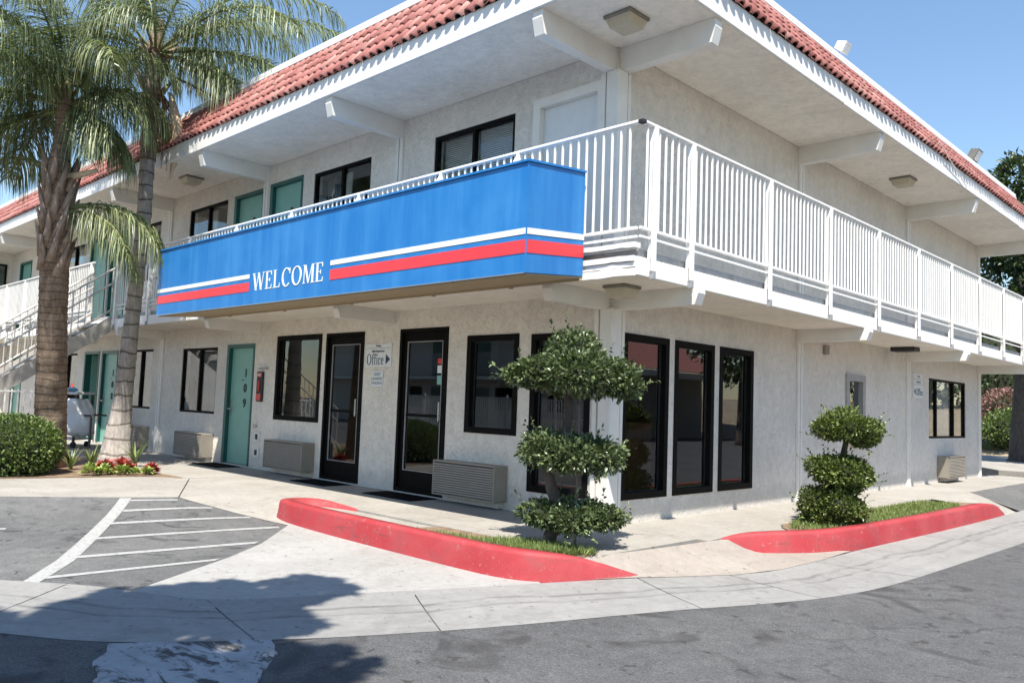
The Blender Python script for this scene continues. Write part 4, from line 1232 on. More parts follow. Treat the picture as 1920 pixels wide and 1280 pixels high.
# serif lettering built from stems, bars, serifs and bowls (x right, y up, unit cap height)
def arc_ring(cx, cy, rx, ry, ix, iy, a0, a1, n=20):
    pts_o = [(cx + rx * math.cos(a), cy + ry * math.sin(a)) for a in np.linspace(a0, a1, n)]
    pts_i = [(cx + ix * math.cos(a), cy + iy * math.sin(a)) for a in np.linspace(a0, a1, n)]
    return [[pts_o[i], pts_o[i + 1], pts_i[i + 1], pts_i[i]] for i in range(n - 1)]
def rect(a, b, c, d): return [[(a, c), (b, c), (b, d), (a, d)]]
def serif_glyph(ch):
    P, TH, TN = [], 0.125, 0.05
    S = lambda x, y, w=0.13: rect(x - w, x + w, y, y + 0.035)
    if ch == 'W':
        for a, b, t in ((0.08, 0.32, TH), (0.32, 0.53, TN), (0.53, 0.78, TH), (0.78, 0.98, TN)):
            lo, hi = (1, 0) if t == TH else (0, 1)
            P.append([(a - t / 2, lo), (a + t / 2, lo), (b + t / 2, hi), (b - t / 2, hi)])
        P += S(0.08, 0.965, 0.12) + S(0.53, 0.965, 0.11) + S(0.98, 0.965, 0.09); w = 1.08
    elif ch == 'M':
        P.append([(0.08, 0), (0.13, 0), (0.15, 1), (0.10, 1)])
        P.append([(0.10, 1), (0.24, 1), (0.50, 0.05), (0.42, 0.0)])
        P.append([(0.43, 0.0), (0.49, 0.0), (0.76, 1), (0.70, 1)])
        P.append([(0.70, 1), (0.84, 1), (0.84, 0), (0.71, 0)])
        P += S(0.105, 0, 0.11) + S(0.775, 0, 0.14) + S(0.13, 0.965, 0.11) + S(0.80, 0.965, 0.11); w = 0.92
    elif ch in 'EL':
        P += rect(0.10, 0.10 + TH, 0, 1) + S(0.16, 0, 0.14) + S(0.16, 0.965, 0.14)
        P += rect(0.16, 0.56, 0, TN) + [[(0.52, 0), (0.58, 0), (0.60, 0.26), (0.56, 0.22)]]
        if ch == 'E':
            P += rect(0.16, 0.54, 1 - TN, 1) + [[(0.50, 1), (0.56, 1), (0.57, 0.76), (0.53, 0.80)]]
            P += rect(0.2, 0.42, 0.49, 0.53) + rect(0.40, 0.435, 0.40, 0.62)
        w = 0.66
    elif ch in 'CO':
        rx = 0.40 if ch == 'O' else 0.38
        a0, a1 = (0, 2 * math.pi) if ch == 'O' else (0.75, 2 * math.pi - 0.75)
        P += arc_ring(0.44, 0.5, rx, 0.53, rx - TH, 0.47, a0, a1, 36)
        if ch == 'C': P += rect(0.70, 0.735, 0.68, 1.0)
        w = 0.88 if ch == 'O' else 0.80
    elif ch == 'c':
        P += arc_ring(0.22, 0.33, 0.20, 0.345, 0.10, 0.295, 0.75, 2 * math.pi - 0.6, 24); P += rect(0.31, 0.41, 0.44, 0.56); w = 0.46
    elif ch == 'e':
        P += arc_ring(0.23, 0.33, 0.21, 0.345, 0.105, 0.295, 0.0, 2 * math.pi - 0.6, 26); P += rect(0.08, 0.42, 0.34, 0.39); w = 0.49
    elif ch == 'f':
        P += rect(0.10, 0.21, 0, 0.85) + S(0.155, 0, 0.12) + rect(0.01, 0.32, 0.62, 0.67)
        P += arc_ring(0.27, 0.82, 0.17, 0.21, 0.065, 0.16, 0.5, math.pi, 12) + rect(0.34, 0.42, 0.88, 0.98); w = 0.34
    elif ch == 'i':
        P += rect(0.08, 0.19, 0, 0.66) + S(0.135, 0, 0.12) + rect(0.02, 0.14, 0.625, 0.66) + rect(0.075, 0.195, 0.82, 0.95); w = 0.28
    return P, w
def letters(parent, text, x0, x1, zb, zt, plane, mat, T=ident, depth=0.004, name='letter'):
    gl = [serif_glyph(c) for c in text]
    tot = sum(w for _, w in gl) + 0.05 * (len(gl) - 1)
    sx = (x1 - x0) / tot; x = 0
    for polys, w in gl:
        m = MB()
        for p in polys:
            q = [(x0 + (x + a) * sx, zb + b * (zt - zb)) for a, b in p]
            ar = sum(q[i][0] * q[(i + 1) % len(q)][1] - q[(i + 1) % len(q)][0] * q[i][1] for i in range(len(q)))
            if ar > 0: q = q[::-1]
            m.prism(q, 1, plane - depth - 0.00007 * (len(m.f) // 6), plane)
        T(m).build(name, mat, parent)
        x += w + 0.05
sgb = sub_origin(sg.children[0], sg)
letters(sgb, 'WELCOME', -4.52, -2.86, 2.575, 2.80, SY - 0.001, 'cream')

for ch in [*sg.children, *sgb.children]:      # the heavy box has sagged a little at the front
    for v in ch.data.vertices: v.co.z += 0.075 * (v.co.y + sg.location.y - SY) / 0.8

# ================================================================= SMALL SIGNS AND FITTINGS
so = thing('office_sign', 'white sign with Office lettering and right arrow between the two black glass doors', 'sign', (-4.08, 0, 1.69))
B(-4.375, -3.775, -0.012, -0.001, 1.685, 1.945, 0.003).build('plate', 'plastic_white', so)
sop = sub_origin(so.children[0], so)
B(-4.375, -3.775, -0.014, -0.001, 1.952, 2.010, 0.003).build('plate', 'plastic_white', so)
letters(sop, 'Office', -4.345, -3.945, 1.715, 1.865, -0.0125, 'navy', depth=0.002)
MB().prism([(-3.90, 1.72), (-3.90, 1.86), (-3.80, 1.79)], 1, -0.0145, -0.0122).build('arrow', 'navy', sop)
for s, z, sc in (('Night Registration', 1.893, 0.040), ('Parking', 1.968, 0.040)):
    put('lettering', text_mesh(s, sc, 'navy', 0.001), so, (-4.08, -0.0155, z), (math.pi / 2, 0, 0))
sl_ = thing('laundry_sign', 'small white notice plate below the Office sign reading guest laundry', 'sign', (-4.08, 0, 1.41))
B(-4.22, -3.95, -0.010, -0.001, 1.405, 1.63, 0.012).build('plate', 'plastic_white', sl_)
for i, s in enumerate(('GUEST', 'LAUNDRY', 'VENDING')):
    put('lettering', text_mesh(s, 0.056, 'grey_ink', 0.001), sl_, (-4.085, -0.0112, 1.562 - i * 0.062), (math.pi / 2, 0, 0))

st = thing('office_sign', 'small white sign with left arrow and Office beside the street-side window near the far end', 'sign', (0, 9.47, 1.7))
for z0, z1 in ((1.985, 2.075), (1.885, 1.965)):
    rotAB(B(9.2, 9.70, -0.012, -0.001, z0, z1, 0.003)).build('plate', 'plastic_white', st)
rotAB(B(9.2, 9.72, -0.012, -0.001, 1.62, 1.865, 0.003)).build('plate', 'plastic_white', st)
letters(st, 'Office', 9.33, 9.70, 1.675, 1.80, -0.0125, 'navy', rotAB, 0.002)
rotAB(MB().prism([(9.30, 1.68), (9.30, 1.80), (9.22, 1.74)], 1, -0.0145, -0.0122)).build('arrow', 'navy', st)
for s, z, sc in (('Parking', 2.015, 0.04), ('Night Registration', 1.912, 0.034)):
    put('lettering', text_mesh(s, sc, 'navy', 0.001), st, (0.0155, 9.47, z), (math.pi / 2, 0, math.pi / 2))

# fire extinguisher cabinet between door 109 and the office window
fe = thing('extinguisher_cabinet', 'narrow red and black fire extinguisher cabinet beside door 109', 'cabinet', (-7.30, 0, 1.12))
B(-7.40, -7.22, -0.045, -0.001, 1.12, 1.62, 0.008).build('case', 'black', fe)
B(-7.38, -7.24, -0.049, -0.0455, 1.53, 1.60).build('red_panel', 'red', fe)
B(-7.38, -7.24, -0.049, -0.0455, 1.14, 1.25).build('red_panel', 'red', fe)
MB().tube([(-7.31, -0.047, 1.29), (-7.31, -0.047, 1.46), (-7.31, -0.047, 1.475)], [0.02, 0.02, 0.01], 10).build('extinguisher', 'red', fe, True)
put('lettering', text_mesh('FIRE', 0.055, 'plastic_white', 0.001), fe, (-7.31, -0.0505, 1.545), (math.pi / 2, 0, 0))
B(-7.36, -7.10, -0.06, -0.001, 1.665, 1.685).build('bracket', 'frame_grey', fe)

# hose tap and two outlet boxes low on the wall
tp_ = thing('wall_tap', 'small wall tap above the two outlet boxes next to door 109', 'tap', (-7.37, 0, 0.66))
MB().tube([(-7.37, 0.0, 0.70), (-7.37, -0.06, 0.70), (-7.40, -0.08, 0.66)], 0.012, 6).build('spout', 'steel', tp_)
MB().tube([(-7.37, -0.05, 0.71), (-7.37, -0.05, 0.74)], 0.026, 8).build('handle', 'steel', tp_)
for z, lb in ((0.46, 'upper of the two grey outlet boxes next to door 109'), (0.20, 'lower of the two grey outlet boxes next to door 109')):
    ob = thing('outlet_box', lb, 'outlet', (-7.32, 0, z), 'outlet boxes beside door 109')
    B(-7.39, -7.25, -0.03, -0.001, z, z + 0.15, 0.005).build('plate', 'plastic_white', ob)
    B(-7.36, -7.28, -0.034, -0.0305, z + 0.03, z + 0.12).build('socket', 'black', ob)

# through-wall air conditioners
def ac_unit(label, x0, x1, z0, z1, T, base):
    t = thing('air_conditioner', label, 'air conditioner', base, 'beige wall air conditioners')
    T(B(x0, x1, -0.20, -0.001, z0, z1, 0.008)).build('casing', 'ac', t)
    gr = sub_origin(T(MB().box(x0 + 0.02, x1 - 0.02, -0.2035, -0.2005, z0 + 0.02, z1 - 0.02)).build('grille', 'black', t), t)
    n = 13
    for i in range(n):
        z = z0 + 0.028 + i * (z1 - z0 - 0.056) / n
        m = MB().add([(x0 + 0.012, -0.205, z), (x1 - 0.012, -0.205, z), (x1 - 0.012, -0.222, z + 0.004), (x0 + 0.012, -0.222, z + 0.004), (x0 + 0.012, -0.205, z + 0.024), (x1 - 0.012, -0.205, z + 0.024), (x1 - 0.012, -0.218, z + 0.020), (x0 + 0.012, -0.218, z + 0.020)],
                     [(0, 1, 2, 3), (3, 2, 6, 7), (7, 6, 5, 4), (0, 3, 7, 4), (1, 5, 6, 2)])
        T(m).build('louvre', 'ac', gr)
    T(frame_bars(x0, x1, z0, z1, 0.014, -0.224, -0.2005)).build('rim', 'ac', t)
    T(B(x0 + 0.15, x1 - 0.05, -0.10, -0.001, z0 - 0.075, z0 - 0.002)).build('sleeve', 'stucco', t)
    return t
ac_unit('beige wall air conditioner below the window beside the right black glass door', -2.55, -1.46, 0.09, 0.51, ident, (-2.0, 0, 0.09))
ac_unit('beige wall air conditioner below the office window, left of the left black glass door', -6.72, -5.58, 0.09, 0.53, ident, (-6.1, 0, 0.09))
ac_unit('beige wall air conditioner left of door 109, striped by palm shade', -10.05, -8.91, 0.07, 0.50, ident, (-9.5, 0, 0.07))
ac_unit('beige wall air conditioner on the street wall near the far end', 10.56, 11.62, 0.10, 0.52, rotAB, (0, 11, 0.1))
ac_unit('beige wall air conditioner behind the palm trunk, left of the narrow pipes', -12.75, -11.75, 0.08, 0.50, ident, (-12.2, 0, 0.08))

# square ceiling lamps with dirty diffusers
def ceil_lamp(label, x, y, z, s=0.15):
    t = thing('ceiling_lamp', label, 'lamp', (x, y, z), 'square ceiling lamps under the overhangs')
    B(x - s * 1.12, x + s * 1.12, y - s * 1.12, y + s * 1.12, z - 0.035, z - 0.001, 0.005).build('base', 'lamp_metal', t)
    m = MB().add([(x - s, y - s, z - 0.036), (x + s, y - s, z - 0.036), (x + s, y + s, z - 0.036), (x - s, y + s, z - 0.036),
                  (x - s * .8, y - s * .8, z - 0.125), (x + s * .8, y - s * .8, z - 0.125), (x + s * .8, y + s * .8, z - 0.125), (x - s * .8, y + s * .8, z - 0.125)],
                 [(4, 7, 6, 5), (0, 4, 5, 1), (1, 5, 6, 2), (2, 6, 7, 3), (3, 7, 4, 0)])
    m.build('diffuser', 'diffuser', t)
ceil_lamp('square ceiling lamp under the roof at the corner between two beams', 0.48, -0.52, ZS)
ceil_lamp('square ceiling lamp under the roof halfway along the street side', 0.60, 6.92, ZS)
ceil_lamp('square ceiling lamp under the balcony at the corner post', 0.40, -0.37, 2.452, 0.125)
ceil_lamp('square ceiling lamp under the roof above the teal upstairs doors', -9.3, -0.55, ZS)
dk = thing('ceiling_lamp', 'black shallow lamp under the street balcony left of the far window', 'lamp', (0.35, 7.85, 2.452))
B(0.12, 0.52, 7.70, 7.98, 2.375, 2.451, 0.01).build('housing', 'black', dk)
cr = thing('alarm_box', 'small beige box on the street wall above the low topiary, right of the first pilaster', 'box', (0, 5.3, 2.2))
rotAB(B(5.26, 5.40, -0.05, -0.001, 2.16, 2.30, 0.006)).build('case', 'ac', cr)

# rubber door mats
for x0, x1, lb in ((-3.75, -2.55, 'black rubber mat in front of the right black glass door'), (-5.55, -4.45, 'black rubber mat in front of the left black glass door'), (-8.75, -7.65, 'black rubber mat in front of teal door 109')):
    o = B(x0 + 0.12, x1 - 0.08, -0.50, -0.06, 0.002, 0.012, 0.004).build('door_mat', 'rubber')
    tag(o, lb, 'mat', 'black door mats')

# floodlights and bracket on the roof
def flood(label, y, mat, sc=1.0):
    t = thing('floodlight', label, 'floodlight', (0.25, y, 6.1), 'roof floodlights')
    MB().tube([(0.25, y, ZT0 + RISE - 0.1), (0.25, y, 6.45), (0.30, y + 0.12, 6.74)], 0.018, 6).build('arm', 'frame_grey', t)
    c = Vector((0.31, y + 0.16, 6.84))
    m = MB().add([(-0.05, -0.13 * sc, -0.09 * sc), (-0.05, 0.13 * sc, -0.09 * sc), (-0.05, 0.13 * sc, 0.09 * sc), (-0.05, -0.13 * sc, 0.09 * sc), (0.11, -0.16 * sc, -0.13 * sc), (0.11, 0.16 * sc, -0.13 * sc), (0.11, 0.16 * sc, 0.13 * sc), (0.11, -0.16 * sc, 0.13 * sc)],
                 [(0, 1, 2, 3), (4, 7, 6, 5), (0, 4, 5, 1), (1, 5, 6, 2), (2, 6, 7, 3), (3, 7, 4, 0)])
    m.v = [tuple(c + Matrix.Rotation(0.5, 3, 'Y') @ Vector(v)) for v in m.v]
    m.build('head', mat, t)
    m = MB().box(0.112, 0.118, -0.13 * sc, 0.13 * sc, -0.10 * sc, 0.10 * sc)
    m.v = [tuple(c + Matrix.Rotation(0.5, 3, 'Y') @ Vector(v)) for v in m.v]
    m.build('lens', 'plastic_white', t)
flood('pale floodlight on the roof edge above the middle of the street side', 4.95, 'trim_white', 0.62)
flood('dark floodlight on the roof edge near the far right tree', 11.75, 'lamp_metal', 1.0)
t = thing('roof_antenna', 'thin white antenna rod leaning on the roof edge left of the pale floodlight', 'antenna', (0.3, 3.6, 6.2))
MB().tube([(0.35, 4.0, 6.2), (0.38, 3.55, 6.52)], 0.016, 5).build('rod', 'trim_white', t)
MB().tube([(0.35, 4.0, 6.2), (0.35, 4.9, 6.27)], 0.010, 5).build('stay', 'trim_white', t)

# ================================================================= STAIRCASE
stair = thing('staircase', 'outdoor metal staircase with white railings climbing to the balcony behind the palms', 'staircase', (-12.35, -2.6, 0))
SXa, SXb, RUNS, NS = -11.80, -12.90, 3.55, 15
yT, zT = -DA - 0.02, ZD
dyS, dzS = RUNS / NS, zT / NS
for X in (SXa, SXb):
    m = MB().prism([(yT, zT - 0.03), (yT, zT - 0.34), (yT - RUNS, -0.16), (yT - RUNS - 0.08, 0.10)], 0, X - 0.03, X + 0.03)
    m.build('stringer', 'stair_metal', stair)
for i in range(1, NS):
    B(SXb + 0.032, SXa - 0.032, yT - dyS * i - 0.02, yT - dyS * (i - 1) - 0.005, zT - dzS * i - 0.05, zT - dzS * i, 0.006).build('tread', 'deck', stair)
for X in (SXa, SXb):
    for dz in (0.95, 0.66, 0.12):
        sr = sub_origin(MB().tube([(X, yT + 0.02, zT + dz), (X, yT - RUNS, dz)], 0.019, 6).build('stair_rail', 'stair_rail', stair), stair)
    for i in range(0, NS * 2 + 1):
        s = i / (NS * 2)
        MB().tube([(X, yT - RUNS * s, zT * (1 - s) + (0.02 if i % 6 == 0 else 0.12)), (X, yT - RUNS * s, zT * (1 - s) + 0.95)], 0.016 if i % 6 == 0 else 0.009, 5).build('stair_post' if i % 6 == 0 else 'stair_baluster', 'stair_rail', sr)
# low picket screen that closes the space under the stairs
scr = thing('picket_screen', 'white picket screen closing the space under the staircase', 'fence', (-11.7, -3.0, 0))
pk = MB().box(-0.010, 0.010, -0.010, 0.010, 0, 1.15).mesh('picket', 'rail_white')
for i in range(15):
    put('picket', pk, scr, (-11.70, -3.6 + i * 0.105, 0.03))
for z in (0.10, 1.12):
    B(-11.715, -11.685, -3.65, -2.08, z, z + 0.03).build('rail', 'rail_white', scr)

# ================================================================= HOUSEKEEPING CART
cart = thing('housekeeping_cart', 'brown housekeeping cart with a white laundry bag outside the open door', 'cart', (-13.45, -1.05, 0))
cx, cy = -13.45, -1.05
def rb(m):   # cart is turned towards the parking side
    a = math.radians(32); ca, sa = math.cos(a), math.sin(a)
    m.v = [(cx + x * ca - y * sa, cy + x * sa + y * ca, z) for x, y, z in m.v]; return m
rb(B(-0.42, 0.42, -0.24, 0.24, 0.16, 0.20, 0.006)).build('shelf', 'plastic_white', cart)
rb(B(-0.42, 0.42, -0.24, 0.24, 0.60, 0.63, 0.006)).build('shelf', 'cart_frame', cart)
rb(B(-0.44, 0.44, -0.26, 0.26, 1.10, 1.15, 0.008)).build('top_tray', 'plastic_white', cart)
for sx in (-1, 1):
    for sy in (-1, 1):
        rb(MB().box(sx * 0.41 - 0.02, sx * 0.41 + 0.02, sy * 0.235 - 0.02, sy * 0.235 + 0.02, 0.10, 1.10)).build('upright', 'cart_frame', cart)
        rb(MB().tube([(sx * 0.38, sy * 0.2 - 0.02, 0.065), (sx * 0.38, sy * 0.2 + 0.02, 0.065)], 0.062, 12)).build('wheel', 'black', cart)
rb(MB().tube([(0.42, -0.34, 0.68), (0.86, -0.34, 0.68), (0.88, -0.34, 0.62), (0.88, -0.34, 0.04)], 0.022, 6)).build('bag_frame', 'cart_frame', cart)
rb(MB().tube([(0.42, 0.2, 0.68), (0.80, 0.2, 0.68)], 0.022, 6)).build('bag_frame', 'cart_frame', cart)
rb(B(-0.40, 0.10, -0.238, 0.22, 0.64, 1.09)).build('linen_sack', 'drape_dark', cart)
def blob(cx_, cy_, cz_, rx, ry, rz, seed, amp=0.18, nu=18, nv=12):
    m = MB()
    for j in range(nv + 1):
        th = math.pi * j / nv
        for i in range(nu):
            ph = 2 * math.pi * i / nu
            d = np.array([[math.sin(th) * math.cos(ph), math.sin(th) * math.sin(ph), math.cos(th)]])
            k = float(lump(d * 1.6, seed, amp)[0])
            m.v.append((cx_ + rx * d[0, 0] * k, cy_ + ry * d[0, 1] * k, cz_ + rz * d[0, 2] * k))
    for j in range(nv):
        for i in range(nu):
            m.f.append((j * nu + i, (j + 1) * nu + i, (j + 1) * nu + (i + 1) % nu, j * nu + (i + 1) % nu))
    return m
bm = MB(); NR, NSG = 14, 28
for j in range(NR):
    t_ = j / (NR - 1); rr_ = 0.15 + 0.17 * math.sin(math.pi * (0.15 + 0.75 * t_ ** 0.8))
    if j == 0: rr_ = 0.03
    for i in range(NSG):
        a_ = 2 * math.pi * i / NSG
        f_ = 1 + 0.08 * math.sin(a_ * 8 + t_ * 3) * t_ + 0.12 * math.sin(a_ * 3 + t_ * 6.0) + 0.09 * math.sin(a_ * 2 - t_ * 9)
        bm.v.append((0.52 + rr_ * f_ * math.cos(a_) - 0.12 * t_, -0.20 + 0.85 * rr_ * f_ * math.sin(a_), 0.24 + 0.76 * t_ + 0.02 * math.sin(a_ * 4)))
for j in range(NR - 1):
    for i in range(NSG): bm.f.append((j * NSG + i, j * NSG + (i + 1) % NSG, (j + 1) * NSG + (i + 1) % NSG, (j + 1) * NSG + i))
bm.f.append(tuple(range((NR - 1) * NSG, NR * NSG))); bm.f.append(tuple(reversed(range(NSG))))
rb(bm).build('laundry_bag', 'bag', cart, True)
for x, y, mt, h, lb, nm, c in ((-0.36, -0.1, 'red', 0.20, 'red spray bottle on top of the housekeeping cart', 'spray_bottle', 'bottle'), (-0.14, -0.05, 'cyan', 0.12, 'light blue tub on top of the housekeeping cart', 'tub', 'tub'),
                               (0.03, 0.06, 'red', 0.17, 'red bottle behind the blue tub on the cart', 'bottle', 'bottle'), (0.17, -0.08, 'cyan', 0.10, 'light blue cloth bundle on top of the cart', 'cloth_bundle', 'cloth'), (0.05, -0.16, 'plastic_white', 0.09, 'white paper stack on top of the cart', 'paper_stack', 'paper')):
    if nm in ('cloth_bundle', 'paper_stack'):
        o = rb(blob(x, y, 1.15 + h / 2, 0.12, 0.09, h / 2, int(h * 100), 0.2, 12, 8)).build(nm, mt, None, True)
    else:
        r0 = 0.05 if nm != 'tub' else 0.11
        o = rb(MB().tube([(x, y, 1.151), (x, y, 1.15 + h * 0.6), (x, y, 1.15 + h * 0.75), (x, y, 1.15 + h)], [r0, r0, r0 * 0.5, r0 * 0.4], 10)).build(nm, mt, None, True)
    tag(o, lb, c)

# ================================================================= PLANTS
def frond(parent, base, az, elev, length, droop, seed, mat='palm_leaf', leaflet=0.95, pairs=124, roll=0.0, width=0.016):
    r = np.random.default_rng(seed)
    N = 22
    pts = []; p = np.array(base, float); e = elev
    az_ = az
    for i in range(N + 1):
        pts.append(p.copy())
        d = np.array([math.cos(az_) * math.cos(e), math.sin(az_) * math.cos(e), math.sin(e)])
        p = p + d * length / N
        e -= droop / N * (0.35 + 1.3 * i / N)
        az_ += roll / N
    pts = np.array(pts)
    m = MB()
    m.tube([tuple(q) for q in pts], list(np.linspace(0.026, 0.005, N + 1)), 5)
    org = parent_origin(parent)
    tan = np.gradient(pts, axis=0); tan /= np.linalg.norm(tan, axis=1, keepdims=True)
    V, F, VAR = [], [], []
    for k in range(pairs):
        t = 0.12 + 0.88 * (k + r.uniform(-.3, .3)) / pairs
        t = min(max(t, 0.05), 1.0)
        f = t * N; i = min(int(f), N - 1); q = pts[i] * (1 - (f - i)) + pts[i + 1] * (f - i)
        tg = tan[min(i, N)]
        side = np.cross(tg, (0, 0, 1.0)); side /= np.linalg.norm(side) + 1e-9
        up = np.cross(side, tg)
        L = leaflet * (math.sin(math.pi * (0.10 + 0.86 * t)) ** 0.6) * r.uniform(0.75, 1.15)
        for sgn in (-1, 1):
            d = side * sgn * r.uniform(0.65, 1.0) + tg * r.uniform(0.35, 0.8) + up * r.uniform(-0.15, 0.65)
            d /= np.linalg.norm(d)
            S = 4; a = q.copy(); prev = None; var = r.random()
            wv = np.cross(d, np.array([0, 0, 1.0]) + r.normal(size=3) * 0.5); wv /= np.linalg.norm(wv) + 1e-9
            b0 = len(V)
            for s in range(S + 1):
                w = width * (1 - (s / S) ** 1.6) * 0.5 + 0.0015
                V.append(a - wv * w); V.append(a + wv * w); VAR += [var, var]
                d = d + np.array([0, 0, -1.0]) * (0.42 + 0.38 * s) * r.uniform(0.7, 1.2); d /= np.linalg.norm(d)
                a = a + d * L / S
            for s in range(S): F.append((b0 + 2 * s, b0 + 2 * s + 1, b0 + 2 * s + 3, b0 + 2 * s + 2))
    nst = len(m.v)
    m.add(V, F)
    me = m.mesh('frond', 'rachis', False, org)
    me.materials.append(M[mat])
    nf_st = len(m.f) - len(F)
    mi = np.zeros(len(m.f), np.int32); mi[nf_st:] = 1
    me.polygons.foreach_set('material_index', mi)
    at = me.attributes.new('var', 'FLOAT', 'POINT')
    at.data.foreach_set('value', np.concatenate([np.full(nst, 0.5), np.array(VAR)]).astype(np.float32))
    return put('frond', me, parent, org)

def palm_trunk(parent, pts, rads, mat, ring=0.16, name='trunk', amp=0.055):
    """ringed trunk: small steps in the radius at every leaf scar"""
    pts = [np.array(p, float) for p in pts]
    P, Rr = [], []
    for (a, b, ra, rb_) in zip(pts[:-1], pts[1:], rads[:-1], rads[1:]):
        n = max(2, int(np.linalg.norm(b - a) / ring))
        for i in range(n):
            t = i / n
            q = a * (1 - t) + b * t; r = ra * (1 - t) + rb_ * t
            k = random.uniform(1 - amp * 0.5, 1 + amp * 0.5)
            nxt = a * (1 - (t + 0.94 / n)) + b * (t + 0.94 / n)
            P += [tuple(q), tuple(nxt)]; Rr += [r * (1 + amp) * k, r * (1 - amp) * k]
    P.append(tuple(pts[-1])); Rr.append(rads[-1])
    return MB().tube(P, Rr, 18).build(name, mat, parent, True)

# --- tall slim palm beside the end of the sign
p2 = thing('palm_tree', 'tall slim grey palm with ringed trunk standing beside the left end of the blue sign', 'palm tree', (-9.12, -1.61, 0), 'queen palms in the planting bed')
palm_trunk(p2, [(-9.12, -1.61, -0.05), (-9.11, -1.60, 0.35), (-9.08, -1.57, 0.9), (-9.03, -1.53, 2.3), (-8.97, -1.47, 4.2), (-8.98, -1.48, 5.2)], [0.27, 0.20, 0.150, 0.120, 0.115, 0.125], 'palm_bark', 0.27)
p2c = sub_origin(palm_trunk(p2, [(-8.98, -1.48, 5.18), (-8.99, -1.48, 6.2), (-8.99, -1.48, 7.1), (-8.98, -1.46, 7.7)], [0.13, 0.145, 0.13, 0.08], 'palm_brown', 0.25, 'crown_shaft'), p2)
T2 = (-8.98, -1.47, 7.1)
for k in range(12):
    a = k * 2.399; z = 5.6 + k * 0.125
    b0 = Vector((T2[0] + 0.12 * math.cos(a), T2[1] + 0.12 * math.sin(a), z))
    d = Vector((math.cos(a), math.sin(a), 1.6)).normalized()
    MB().tube([b0, b0 + d * 0.22, b0 + d * 0.45 + Vector((0, 0, -0.03))], [0.07, 0.05, 0.02], 6).build('leaf_boot', 'boot', p2c, True)
# azimuth: camera right is about +45 deg, camera is at about -35 deg
RIGHT = math.radians(44)
sp2 = [(RIGHT + 0.05, 0.55, 3.5, 1.25), (RIGHT + 0.55, 0.35, 3.2, 1.3), (RIGHT - 0.45, 0.45, 3.4, 1.45), (RIGHT - 0.15, 0.05, 3.2, 1.0), (RIGHT + 0.2, 0.95, 3.7, 1.9), (RIGHT - 0.75, 0.9, 3.3, 2.0), (RIGHT + 0.85, 0.9, 3.4, 1.9), (RIGHT - 0.3, -0.25, 2.7, 0.9),
       (RIGHT + 1.5, 0.6, 3.2, 1.6), (RIGHT + 2.2, 0.5, 3.0, 1.6), (RIGHT + 2.8, 0.65, 3.1, 1.7), (RIGHT + 3.3, 0.35, 3.0, 1.5), (RIGHT + 3.8, 0.8, 3.1, 1.9), (RIGHT - 1.2, 0.55, 3.0, 1.9), (RIGHT - 1.7, 0.9, 3.0, 2.0), (RIGHT + 2.5, 1.15, 3.2, 2.0), (RIGHT + 1.0, 0.1, 2.9, 1.1), (RIGHT + 3.0, -0.2, 2.4, 0.9), (RIGHT + 0.35, -0.1, 2.9, 0.85)]
for i, (az, el, ln, dr) in enumerate(sp2):
    frond(p2, (T2[0] + 0.08 * math.cos(az), T2[1] + 0.08 * math.sin(az), T2[2] + 0.05 * el), az, el, ln, dr, 100 + i)
frond(p2, (T2[0] + 0.1, T2[1] + 0.1, 6.75), RIGHT - 0.1, -0.35, 2.3, 0.7, 180, 'palm_dry', 0.45, 40)
# hanging seed stalks and a dry boat-shaped spathe
for k in range(26):
    a = RIGHT + rng.uniform(-0.5, 0.5); r0 = rng.uniform(0.14, 0.40)
    x, y = T2[0] + r0 * math.cos(a), T2[1] + r0 * math.sin(a)
    zt = 6.35 - r0 * 0.9 + rng.uniform(-0.1, 0.1)
    if k == 0: seedm = MB()
    seedm.tube([(T2[0] + 0.12 * math.cos(a), T2[1] + 0.12 * math.sin(a), 6.45), (x, y, zt), (x + rng.uniform(-.05, .05), y + rng.uniform(-.05, .05), zt - rng.uniform(0.5, 1.0))], [0.008, 0.006, 0.004], 4)
seedm.build('seed_stalks', 'fibre', p2)
m = MB()
for i in range(13):
    t = i / 12
    z = 6.40 - 1.55 * t
    w = 0.095 * math.sin(math.pi * min(1, 0.08 + t * 0.92)) ** 0.8 + 0.004
    cxp = T2[0] + 0.24 + 0.14 * math.sin(t * 2.6); cyp = T2[1] + 0.20 + 0.12 * math.sin(t * 2.6)
    m.v += [(cxp - w * 0.7, cyp - w * 0.7, z), (cxp + 0.04 * math.sin(math.pi * t), cyp - 0.05 * math.sin(math.pi * t), z), (cxp + w * 0.7, cyp + w * 0.7, z)]
for i in range(12):
    for j in range(2): m.f.append((3 * i + j, 3 * i + 3 + j, 3 * i + 4 + j, 3 * i + 1 + j))
o = m.build('spathe', 'spathe', p2, True)
o.modifiers.new('thick', 'SOLIDIFY').thickness = 0.008

